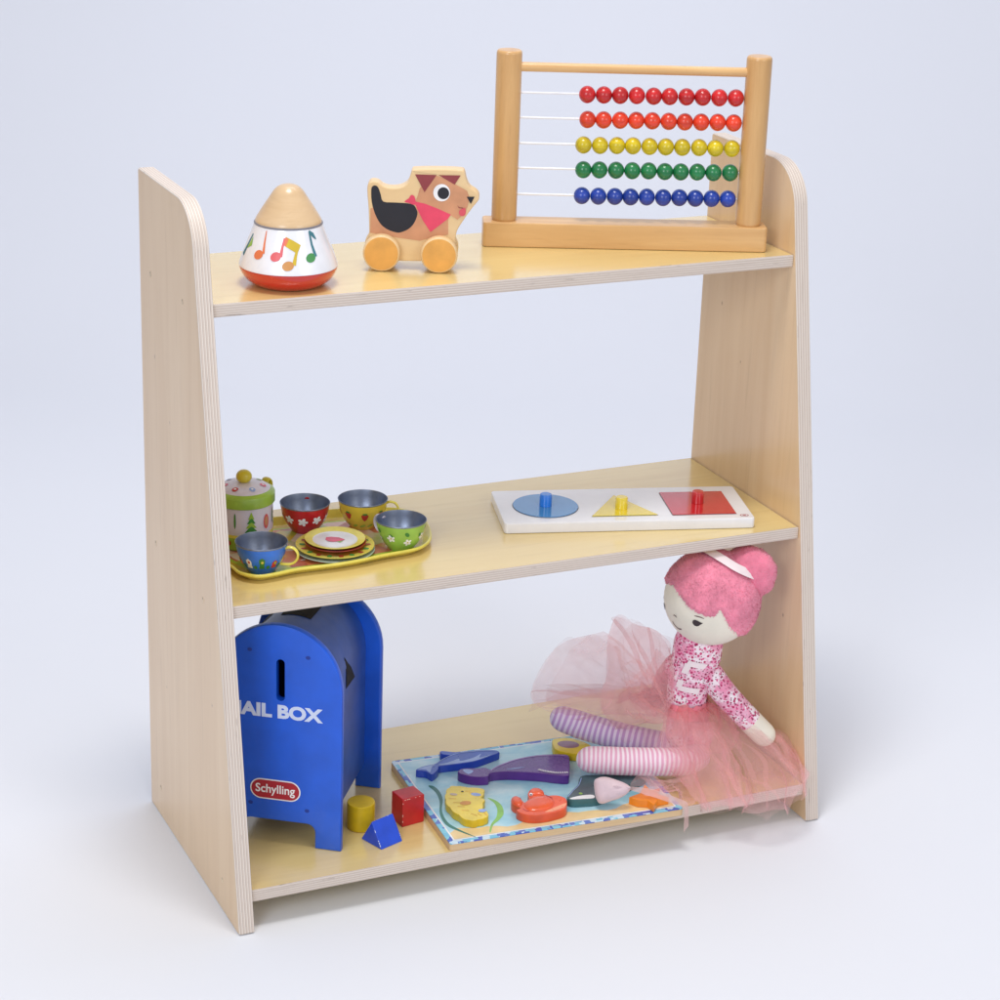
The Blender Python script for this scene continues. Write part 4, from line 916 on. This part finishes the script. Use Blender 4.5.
mb.build('printed_teeth', bpy.data.objects['whale_piece'], normals=False)
engrave(cr, [[(-.016+.006*k, -.0105-.001*(k % 2)), (-.0145+.006*k, -.0150), (-.0120+.006*k, -.0168)] for k in range(4)]+[[(-.018, .004), (-.010, .0105)], [(.014, .0095), (.019, .001)]], .0087, M['label_red'], .0009)
relief(cr, 'crab_body', 'shell', 'p_orange_top', .0086, .0112, 'crab'); relief(cr, 'crab_claw1', 'claw', 'p_orange_top', .0086, .0108, 'crab'); relief(cr, 'crab_claw2', 'claw', 'p_orange_top', .0086, .0108, 'crab')
b = toboard(O['sea_crab']); ccx = sum(p[0] for p in b)/len(b); ccy = sum(p[1] for p in b)/len(b); ex, ey = toboard(O['sea_crab_eye'])[0]
mb = MB(); mb.ball((ex-ccx, ey-ccy, .0100), .0017, 'white', 14, 8); mb.ball((ex-ccx-.0004, ey-ccy-.0012, .0104), .0008, 'black', 10, 6); mb.build('eye', cr)
piece('shark', 'shark_piece', 'grey teal shark puzzle piece under the doll and bow', 'p_teal', 'p_teal_top', [('shark_teeth', 'white', 1), (dot('sea_shark_eye', .0018), 'n_lime', 1)], h=.0078)
engrave(bpy.data.objects['shark_piece'], [rel('shark_ridge', 'shark')], .0081, M['p_belly'], .0009)
piece('star', 'starfish_piece', 'orange starfish puzzle piece under the sheer ribbon', 'p_star', 'p_star', [(lambda cx, cy: ell(.0, .002, .006, .004, 14), 'p_orange_light', 1)], h=.0078, sm=1)
piece('fish', 'fish_piece', 'yellow fish puzzle piece under the far striped leg', 'p_yellow', 'p_yellow_top', [(lambda cx, cy: ell(.0, .003, .011, .008, 18, -.5), 'p_leg_reflection', 1)], h=.0085)

# ------------------------------------------------------------------ bottom board: the rag doll
dl = thing('rag_doll', 'rag doll with pink plush hair, floral top, tulle skirt and striped legs sitting against panel', 'doll', (.4931, -.1943, Z1))
DO = Vector((.4931, -.1943, Z1))
def L(p): return Vector(p)-DO
HX, HFc, HU = [Vector(v) for v in O['head_XFU']]
HC = Vector(O['head_c'][0]); HR = .0455
def sph(a, b, r=1.0):                              # point on the head: a to the doll's left, b up, in radians from the nose
    th = math.hypot(a, b); 
    if th < 1e-6: d = HFc.copy()
    else: d = HFc*math.cos(th)+(HX*a+HU*b)/th*math.sin(th)
    return L(HC+d*HR*r)
mb = MB()
tors = [O['d_neck'][0], O['d_chest'][0], O['d_waist'][0], O['d_hip'][0]]
tp = catmull([Vector((.4960, -.1956, .190)), Vector((.4945, -.1948, .176)), Vector((.4934, -.1945, .163)), Vector((.4900, -.1930, .146)), Vector((.4872, -.1916, .118)), Vector((.4880, -.1920, .100)), Vector((.4920, -.1940, .075)), Vector((.4940, -.1945, .058))], 5, False)
rad = []
keys = [.0185, .0215, .0216, .0196, .0178, .0172, .0215, .0150]
for i in range(len(tp)):
    k = i/5; a = int(min(k, 6)); rad.append(keys[a]+(keys[a+1]-keys[a])*(k-a))
mb.tube([L(p) for p in tp], rad, 'floral', 28, flat=(1.12, .82), up=HF)
# head
Hm = Matrix((HX, HFc, HU)).transposed().to_4x4()
mb.ball(L(HC), (HR, HR, HR), 'skin', 48, 28, Hm)
def arm(pts, r, split):
    p = catmull([L(q) for q in pts], 5, False); n = len(p); tot = sum((p[i+1]-p[i]).length for i in range(n-1))
    acc = 0; rr = []
    for i in range(n):
        if i: acc += (p[i]-p[i-1]).length
        t = acc/tot; e = 1.0
        if t < .06: e = math.sqrt(max(.12, 1-((.06-t)/.06)**2))
        if tot-acc < r: e = math.sqrt(max(.01, 1-((r-(tot-acc))/r)**2))
        rr.append(r*(1.0-.08*t)*e)
    # finer rounding at the finger end
    q = []; qr = []
    for i in range(n-1):
        for k in range(4): q.append(p[i].lerp(p[i+1], k/4)); 
    q.append(p[-1]); acc = 0
    for i in range(len(q)):
        if i: acc += (q[i]-q[i-1]).length
        t = acc/tot; rem = tot-acc; e = 1
        if acc < .006: e = math.sqrt(max(.15, 1-((.006-acc)/.006)**2))
        if rem < r: e = math.sqrt(max(.006, 1-((r-rem)/r)**2))
        qr.append(r*(1.02-.10*t)*e)
    mb.tube(q, qr, 'floral', 20, split=(tot*split, 'skin'))
arm([(.5010, -.2030, .1500), (.5130, -.2110, .1310), (.5290, -.2190, .1110), (.5480, -.2270, .0900), (.5630, -.2330, .0740)], .0128, .67)
arm([(.4800, -.1840, .1510), (.4815, -.1720, .1400), (.4830, -.1580, .1240), (.4840, -.1490, .1080), (.4860, -.1440, .0960)], .0122, .76)
body = mb.build('body', dl, sharp=80)
# white trim on the chest, laid on the torso
tz = [p for p in tp]
def tmap(u, z, off=.0008):
    i = min(range(len(tp)), key=lambda j: abs(tp[j].z-z)); j = min(i+1, len(tp)-1)
    c = tp[i]; r = rad[i]+off; a = u/.019
    return L(Vector((c.x, c.y, z))+RT*(r*1.12*math.sin(a))-HF*(r*.82*math.cos(a)))
mb = MB()
mb.stroke([(-.0075+.0022*k, .1615-.0006*k) for k in range(8)], .0056, tmap, 'ribbon')
mb.stroke([(-.0065-.0002*k, .1605-.0022*k) for k in range(6)], .0056, tmap, 'ribbon')
mb.stroke([(-.0092-.0003*k, .1420-.0022*k) for k in range(5)], .0056, tmap, 'ribbon')
mb.stroke([(-.0105+.0024*k, .1335-.0004*k) for k in range(9)], .0056, tmap, 'ribbon')
mb.build('white_trim', dl)
# hair: a plush cap around the face opening
face_poly = [(p[0], p[1]) for p in O['hairline']]
face_poly = [(-1.32, -.60), (-1.22, .02), (-1.02, .30), (-.75, .46), (-.42, .58), (-.18, .62), (.1184, .50), (.3828, .35), (.5681, .25), (.7423, .19), (.93, .14), (1.02, .19), (1.07, .36), (1.12, .22), (1.20, -.05), (1.27, -.40), (1.30, -.70), (1.22, -1.1), (1.05, -1.6), (.5, -1.75), (0, -1.8), (-.5, -1.75), (-1.05, -1.6), (-1.25, -1.1)]
def inside(x, y, poly):
    c = False; j = len(poly)-1
    for i in range(len(poly)):
        xi, yi = poly[i]; xj, yj = poly[j]
        if (yi > y) != (yj > y) and x < (xj-xi)*(y-yi)/(yj-yi)+xi: c = not c
        j = i
    return c
def az_of(d):
    th = math.acos(max(-1, min(1, d.dot(HFc)))); ps = math.atan2(d.dot(HU), d.dot(HX)); return th*math.cos(ps), th*math.sin(ps)
mb = MB(); bmesh.ops.create_icosphere(mb.bm, subdivisions=6, radius=1.0)
kill = [v for v in mb.bm.verts if inside(*az_of(v.co), face_poly)]
bmesh.ops.delete(mb.bm, geom=kill, context='VERTS')
# pull the cut edge onto the skin so the cap has thickness
edge = set(v for e in mb.bm.edges if len(e.link_faces) == 1 for v in e.verts)
ring2 = set(w for v in edge for e in v.link_edges for w in e.verts)-edge
hv = []
for v in mb.bm.verts:
    d = v.co.normalized(); k = 1.055
    k += .012*noise.noise(d*9)+.010*noise.noise(d*24)+.006*noise.noise(d*55)
    if v in edge: k = 1.004
    elif v in ring2: k = 1.03+.004*noise.noise(d*40)
    v.co = L(HC+d*HR*k); hv.append((v.co.copy(), d))
for f in mb.bm.faces: f.material_index = mb.mi('hairpink'); f.smooth = True
def pile(mb, pts, n, ln, m, seed):
    rr = random.Random(seed)
    for _ in range(n):
        p, d = rr.choice(pts)
        t = d.orthogonal().normalized(); t = Matrix.Rotation(rr.uniform(0, 6.28), 3, d) @ t
        t2 = d.cross(t); q = p+t*rr.uniform(-.0006, .0006)+t2*rr.uniform(-.0006, .0006)-d*.0006
        tip = q+d*ln*rr.uniform(.5, 1.1)+t*ln*rr.uniform(.2, 1.1)
        w = t2*.00030; mid = q.lerp(tip, .55)+d*ln*.25
        a, b_, c, e_ = mb.v(q+w), mb.v(q-w), mb.v(mid-w*.8), mb.v(mid+w*.8); z = mb.v(tip)
        mb.f((a, b_, c, e_), m); mb.f((e_, c, z), m)
rr = random.Random(5)
inner = [h for h in hv]
pile(mb, inner, 15000, .0017, 'fuzz', 11)
hair = mb.build('hair', dl, sharp=80, normals=False)
BC = Vector((.5370, -.2060, .2475)); bdirr = (BC-HC).normalized()
mb = MB(); bmesh.ops.create_icosphere(mb.bm, subdivisions=5, radius=1.0); bp = []
for v in mb.bm.verts:
    d = v.co.normalized(); sw = math.atan2(d.dot(HU), d.dot(HX)); 
    k = 1+.02*math.sin(2.0*sw+9*d.dot(bdirr))+.03*noise.noise(d*5)+.02*noise.noise(d*20)
    loc = d*k; loc = Vector((loc.x*.0285, loc.y*.0270, loc.z*.0265)); v.co = L(BC+loc); bp.append((v.co.copy(), d))
for f in mb.bm.faces: f.material_index = mb.mi('hairdark'); f.smooth = True
pile(mb, bp, 4500, .0015, 'fuzz', 12)
mb.build('bun', hair, sharp=80, normals=False)
# hair ribbon, a strip bent over the base of the bun
mb = MB(); pth = [sph(a, b, 1.12) for a, b in ((-.5, 1.62), (-.1, 1.66), (.25, 1.65), (.6, 1.60), (1.0, 1.50), (1.35, 1.42), (1.66, 1.36))]
pth = catmull(pth, 5, False); rows_ = []
for i, p in enumerate(pth):
    t = (pth[min(i+1, len(pth)-1)]-pth[max(0, i-1)]).normalized(); nrm = (p-L(HC)).normalized(); s_ = t.cross(nrm).normalized()
    rows_.append([p+s_*.0056, p+nrm*.0006, p-s_*.0056, p-nrm*.0008])
mb.loft(rows_, 'ribbon'); mb.build('hair_ribbon', hair, sharp=50)
# stitched face
def eye(sg):
    mb = MB(); c = .584 if sg > 0 else -.53
    tear = [(c+sg*x*.125, y*.125) for x, y in ((-.78, .12), (-.62, .52), (-.25, .66), (.2, .5), (.65, .2), (1.05, .02), (.65, -.22), (.25, -.55), (-.1, -.68), (-.45, -.55), (-.7, -.25))]
    mb.fan(tear, lambda a, b: sph(a, b, 1.012), 'thread', 2)
    return mb.build('eye', dl)
eye(1); eye(-1)
mb = MB()
mb.stroke([(.535, .175), (.60, .168), (.68, .150), (.745, .118)], [.012, .026, .024, .010], lambda a, b: sph(a, b, 1.005), 'thread2'); mb.build('eyebrow', dl)
mb = MB(); mb.stroke([(-.535, .175), (-.60, .168), (-.68, .150), (-.745, .118)], [.012, .026, .024, .010], lambda a, b: sph(a, b, 1.005), 'thread2'); mb.build('eyebrow', dl)
mb = MB(); mb.stroke([(-.02, .02), (.01, .05), (.035, .03), (.06, .045), (.085, .01)], [.012, .026, .03, .026, .012], lambda a, b: sph(a, b, 1.006), 'thread2'); mb.build('nose', dl)
mb = MB(); mb.stroke([(-.11, -.16), (-.10, -.21), (-.06, -.265), (0, -.30), (.07, -.305), (.14, -.275)], [.02, .038, .044, .044, .044, .034], lambda a, b: sph(a, b, 1.005), 'thread2'); mb.build('mouth', dl)
# legs
def leg(pts, r, m):
    p = catmull([L(q) for q in pts], 14, False); mbl = MB(); n = len(p)
    acc = 0; tot = sum((p[i+1]-p[i]).length for i in range(n-1)); rr = []; q = []
    # extra rings in the rounded toe
    t0 = (p[0]-p[1]).normalized()
    ext = [p[0]+t0*r*1.15*math.sin(a) for a in [PI/2*k/10 for k in range(10, 0, -1)]]; er = [r*math.cos(a) for a in [PI/2*k/10*.985 for k in range(10, 0, -1)]]
    q = ext+p; rr = er+[r*(1+.06*min(1, i/10)) for i in range(n)]
    mbl.tube(q, rr, m, 28); return mbl.build('striped_leg', dl, sharp=80)
leg([(.3850, -.1925, .0675), (.4100, -.2050, .0672), (.4450, -.2160, .0655), (.4750, -.2180, .0620), (.4950, -.2080, .0600)], .0130, 'stripe_pink')
leg([(.3905, -.1205, .0770), (.4100, -.1340, .0710), (.4400, -.1590, .0660), (.4700, -.1800, .0620), (.4900, -.1880, .0600)], .0130, 'stripe_lilac')
# bow lying on the puzzle
mb = MB(); bo = [L(p) for p in catmull([Vector(p) for p in O['bow_out']], 4)]; bc_ = sum(bo, Vector())/len(bo); fwv = Vector(O['fw'][0])
rings = []
for k, t in ((.12, -.0062), (.45, -.0058), (.75, -.0046), (.93, -.0024), (1, 0), (.93, .0024), (.6, .0048), (.12, .0056)):
    rg = []
    for p in bo:
        q = bc_+(p-bc_)*k; w_ = .0011*math.sin(260*(q-bc_).dot(RT)+40*k)*(1-abs(t)*60)
        rg.append(q+fwv*(t+.0012*noise.noise(q*260))+Vector((0, 0, w_*.3)))
    rings.append(rg)
mb.loft(rings, 'satin')
for k in range(4):                                  # gathers at the knot
    c0 = Vector(O['bow_out'][5])-DO; c1 = bc_+Vector((.0, .0, -.004+.003*k)); mb.tube([c0.lerp(c1, t)-fwv*(.0022+.004*t) for t in (0, .3, .6, .9)], [.0008, .0009, .0006, .0002], 'satin', 6)
bow = mb.build('satin_bow', dl, sharp=80)
def strip(pts, ws, wd, m, name, parent, wob=.0, seed=0):
    p = catmull([L(q) for q in pts], 8, False); mb = MB(); rows_ = []; wd = Vector(wd).normalized(); n = len(p)
    for i, c in enumerate(p):
        k = i/(n-1)*(len(ws)-1); a = int(min(k, len(ws)-2)); w = ws[a]+(ws[a+1]-ws[a])*(k-a)
        rows_.append([c+wd*w*(j/6-.5)+Vector((0, -.35, .9))*wob*math.sin(j*1.4+i*.25+seed)*w/ max(ws) for j in range(7)])
    mb.loft(rows_, m, caps=(False, False), closed=False); return mb.build(name, parent, sharp=80)
strip([(.3955, -.2500, .0630), (.4134, -.2600, .0600), (.4345, -.2745, .0535), (.4420, -.2795, .0500), (.4432, -.2806, .0400), (.4436, -.2812, .0250)], [.003, .008, .007, .006, .0065, .0075], (.62, .1, .55), 'sheer', 'ribbon_tail', bow)
strip([(.3975, -.2500, .0650), (.4080, -.2470, .0670), (.4200, -.2480, .0650), (.4330, -.2580, .0580), (.4480, -.2620, .0460), (.4620, -.2560, .0420)], [.003, .014, .020, .018, .012, .004], (.2, .75, .3), 'tulle', 'ribbon_tail', bow, .0015, 2)
# tulle skirt: several sheer ruffled layers from the waist
hem = [Vector(p) for p in O['hem_left']]+[Vector((.505, -.150, .120)), Vector((.530, -.140, .085)), Vector((.556, -.150, .064)), Vector((.574, -.185, .066)), Vector((.578, -.225, .064))]+[Vector(p) for p in ((.5790, -.2560, .0590), (.5800, -.2700, .0520), (.5740, -.2800, .0420), (.5550, -.2790, .0350), (.5300, -.2730, .0400), (.5050, -.2720, .0405), (.4800, -.2660, .0400), (.4560, -.2500, .0480), (.4380, -.2330, .0600), (.4340, -.1950, .0720))]+[Vector(p) for p in O['hem_low']]
def layer(mb, m, scale, seed, amp, kf, n=420, rows=30, arc=(0, 1), pinch=1.0, drop=0):
    H_ = catmull(hem, 24); N = len(H_); c = Vector((.4885, -.1925, .1080)); rings = []
    H_ = [H_[int(i*N/n) % N] for i in range(n)]
    a0 = None
    for r in range(rows+1):
        v = r/rows; ring = []
        for i in range(n):
            h = H_[i]; d = h-c; ang = math.atan2(d.y, d.x)
            w = c+Vector((math.cos(ang)*.0175, math.sin(ang)*.0150, 0))+Vector((0, 0, .001*math.sin(ang*18+seed)))
            tgt = c+d*scale+Vector((0, 0, drop))
            ph = 2*PI*i/n
            p = w.lerp(tgt, v)
            p.z += .012*math.sin(PI*min(1, v*1.05))*(1 if d.z < 0 else -.3)
            q = Vector((math.cos(ph)*1.4+seed*2.3, math.sin(ph)*1.4, v*.7+seed*3.1))
            wob = 1.6*noise.noise(q)+.9*noise.noise(q*2.1)
            th_ = kf*ph+seed*5+3.0*wob+.6*v
            up = Vector((0, 0, 1)); tang = Vector((-math.sin(ang), math.cos(ang), 0))
            g = v**.85
            p += tang*math.sin(th_)*amp*1.25*g*(.6+.8*abs(noise.noise(q*1.7)))
            p += up*(math.cos(th_*.5+seed)*amp*.9+.0035*noise.noise(q*5.5)+.0022*noise.noise(q*11))*g+up*noise.noise(q*1.6)*.016*v
            p += d.normalized()*noise.noise(q*1.9+Vector((9, 3, 1)))*.012*v*v
            lo = Z1+.0016+.0006*((seed*7) % 3) if p.y > -.2610 else Z1-.009
            if p.x < .445 and p.y > -.26: lo = max(lo, Z1+.019)
            if p.z < lo: p.z = lo+.12*(lo-p.z)
            p.x = min(p.x, .5835)
            if p.y < -.2640 and p.z < Z1: p.y = min(p.y, -.2655)
            ring.append(L(p))
        rings.append(ring)
    mb.loft(rings, m, caps=(False, False))
sk = MB()
n = 36
rg = []
for j in range(5):                                  # gathered waistband
    z = .1140-j*.0035; rg.append([L(Vector((.4885, -.1925, z))+Vector((math.cos(2*PI*k/n), math.sin(2*PI*k/n)*.86, 0))*(.0192+.0013*math.sin(k*2.5+j)+.0009*j)+Vector((0, 0, .0010*math.sin(k*1.9+j*2)))) for k in range(n)])
sk.loft(rg, cloth('gathered_waist', (232, 128, 142), .1), caps=(False, False))
skirt = sk.build('skirt', dl, sharp=80)
for m, s_, sd, amp, kf in (('tulle_airy', 1.0, 1.3, .0090, 11), ('tulle_airy', .90, 4.7, .0100, 9), ('tulle_thick', .46, 3.3, .0060, 15), ('tulle_waist', .30, 8.8, .0045, 19)):
    mb = MB(); layer(mb, m, s_, sd, amp, kf); mb.build('tulle_layer', skirt, sharp=180, normals=False)
def cr(a, b, c, d, t): return .5*((2*b)+(c-a)*t+(2*a-5*b+4*c-d)*t*t+(3*b-a-3*c+d)*t**3)
def spline(P, t):
    n = len(P)-1; x = min(max(t, 0), .99999)*n; i = int(x); g = lambda j: P[max(0, min(n, j))]
    return cr(g(i-1), g(i), g(i+1), g(i+2), x-i)
def panel(key, m, nu, nv, amp, seed, folds, creases=4):
    cols = [[Vector(p) for p in c] for c in O['tu_'+key]]; mb = MB(); grid = []
    for j in range(nv+1):
        v = j/nv; row = [spline(c, v) for c in cols]; grid.append([spline(row, i/nu) for i in range(nu+1)])
    out = []
    for j in range(nv+1):
        v = j/nv; r = []
        for i in range(nu+1):
            u = i/nu; p = grid[j][i]
            du = grid[j][min(nu, i+1)]-grid[j][max(0, i-1)]; dv = grid[min(nv, j+1)][i]-grid[max(0, j-1)][i]
            nn = du.cross(dv); nn = nn.normalized() if nn.length > 1e-12 else Vector((0, 0, 1)); dn = du.normalized()
            q = p*38+Vector((seed, seed*2, 0)); g = min(1, v*1.6)
            ridge = 1-2.4*abs(noise.noise(q)); ridge2 = .7*(1-2.4*abs(noise.noise(q*1.9+Vector((5, 1, 2)))))
            th_ = folds*2*PI*u+seed+2.4*noise.noise(p*22+Vector((seed, 0, 0)))
            w = p+nn*amp*g*(.9*math.sin(th_)+.75*ridge+.4*ridge2)+dn*amp*1.3*g*math.cos(th_)
            lo = Z1+.0012 if w.y > -.2600 else Z1-.014
            if w.x < .445 and w.y > -.276: lo = max(lo, Z1+.0195)
            if w.z < lo: w.z = lo+.15*(lo-w.z)
            w.x = min(w.x, .5840); r.append(L(w))
        out.append(r)
    mb.loft(out, m, caps=(False, False), closed=False)
    rr = random.Random(int(seed*10))
    for _ in range(creases):                         # sharp creases where the net is folded double
        u0 = rr.uniform(.05, .95); dr = rr.uniform(-.22, .22); v0 = rr.uniform(0, .35); v1 = rr.uniform(.6, 1.0); wd = rr.uniform(.0010, .0034); L1 = []; L2 = []
        for k in range(25):
            v = v0+(v1-v0)*k/24; u = min(.99, max(.01, u0+dr*k/24+.012*math.sin(k*.4+seed))); i = int(u*nu); j = int(v*nv)
            c = out[j][i].lerp(out[j][min(nu, i+1)], u*nu-i); e = out[j][min(nu, i+1)]-out[j][max(0, i-1)]
            e = e.normalized() if e.length > 1e-9 else Vector((1, 0, 0)); wk = wd*math.sin(PI*(k+.5)/25)**.5
            L1.append(c+e*wk-HF*.0006); L2.append(c-e*wk-HF*.0006)
        mb.loft([L1, L2], 'tulle_fold', caps=(False, False), closed=False)
    mb.build('tulle_layer', skirt, sharp=180, normals=False)
panel('A', 'tulle', 90, 60, .0052, 1.7, 4); panel('A', 'tulle', 90, 60, .0060, 7.3, 3); panel('A2', 'tulle', 80, 60, .0050, 3.1, 3)
panel('B', 'tulle', 90, 80, .0060, 2.2, 3); panel('B', 'tulle', 90, 80, .0055, 9.4, 2); panel('C', 'tulle', 90, 70, .0055, 5.5, 3); panel('C', 'tulle_airy', 90, 70, .0060, 11.9, 2); panel('D', 'tulle', 60, 40, .0030, 4.4, 2)

# ------------------------------------------------------------------ light, world, camera
w = bpy.data.worlds.new('World'); sc.world = w; w.use_nodes = True
bg = w.node_tree.nodes['Background']; bg.inputs['Color'].default_value = (.925, .925, .985, 1); bg.inputs['Strength'].default_value = .56
def area(name, loc, target, size, power, color, size_y=None):
    l = bpy.data.lights.new(name, 'AREA'); l.size = size; l.energy = power; l.color = color
    if size_y: l.shape = 'RECTANGLE'; l.size_y = size_y
    o = bpy.data.objects.new(name, l); COL.objects.link(o); o.location = loc
    o.rotation_euler = (Vector(target)-Vector(loc)).to_track_quat('-Z', 'Y').to_euler()
area('overhead_softbox', (.08, -.34, 2.2), (.3, -.2, .3), .5, 17.6, (1, .98, .945))
area('left_softbox', (-1.4, -1.8, 1.5), (.3, -.1, .3), .8, 18, (.88, .92, 1))
area('front_fill', (.9, -2.3, 1.3), (.3, -.1, .3), .8, 8, (1, .975, .95))
area('backdrop_lamp', (.9, .75, 2.8), (1.2, 2.2, .7), 1.6, 24, (.80, .845, 1.0))

cam = bpy.data.cameras.new('camera'); co = bpy.data.objects.new('camera', cam); COL.objects.link(co)
C = Vector((-.5572074, -1.9631287, 1.0772136)); yaw, pit, rol = .44023123614, -.35574677989, .03536502998
fw = Vector((math.sin(yaw)*math.cos(pit), math.cos(yaw)*math.cos(pit), math.sin(pit))); rt = Vector((math.cos(yaw), -math.sin(yaw), 0)); up = rt.cross(fw)
r2 = rt*math.cos(rol)+up*math.sin(rol); u2 = -rt*math.sin(rol)+up*math.cos(rol)
mt = Matrix((r2, u2, -fw)).transposed().to_4x4(); mt.translation = C; co.matrix_world = mt
cam.sensor_width = 36; cam.lens = 36*2.2964981; cam.clip_start = .05; cam.clip_end = 60
sc.camera = co
sc.render.engine = 'CYCLES'
sc.cycles.use_denoising = True
sc.cycles.transparent_max_bounces = 24
sc.view_settings.view_transform = 'Standard'; sc.view_settings.look = 'None'; sc.view_settings.exposure = 0
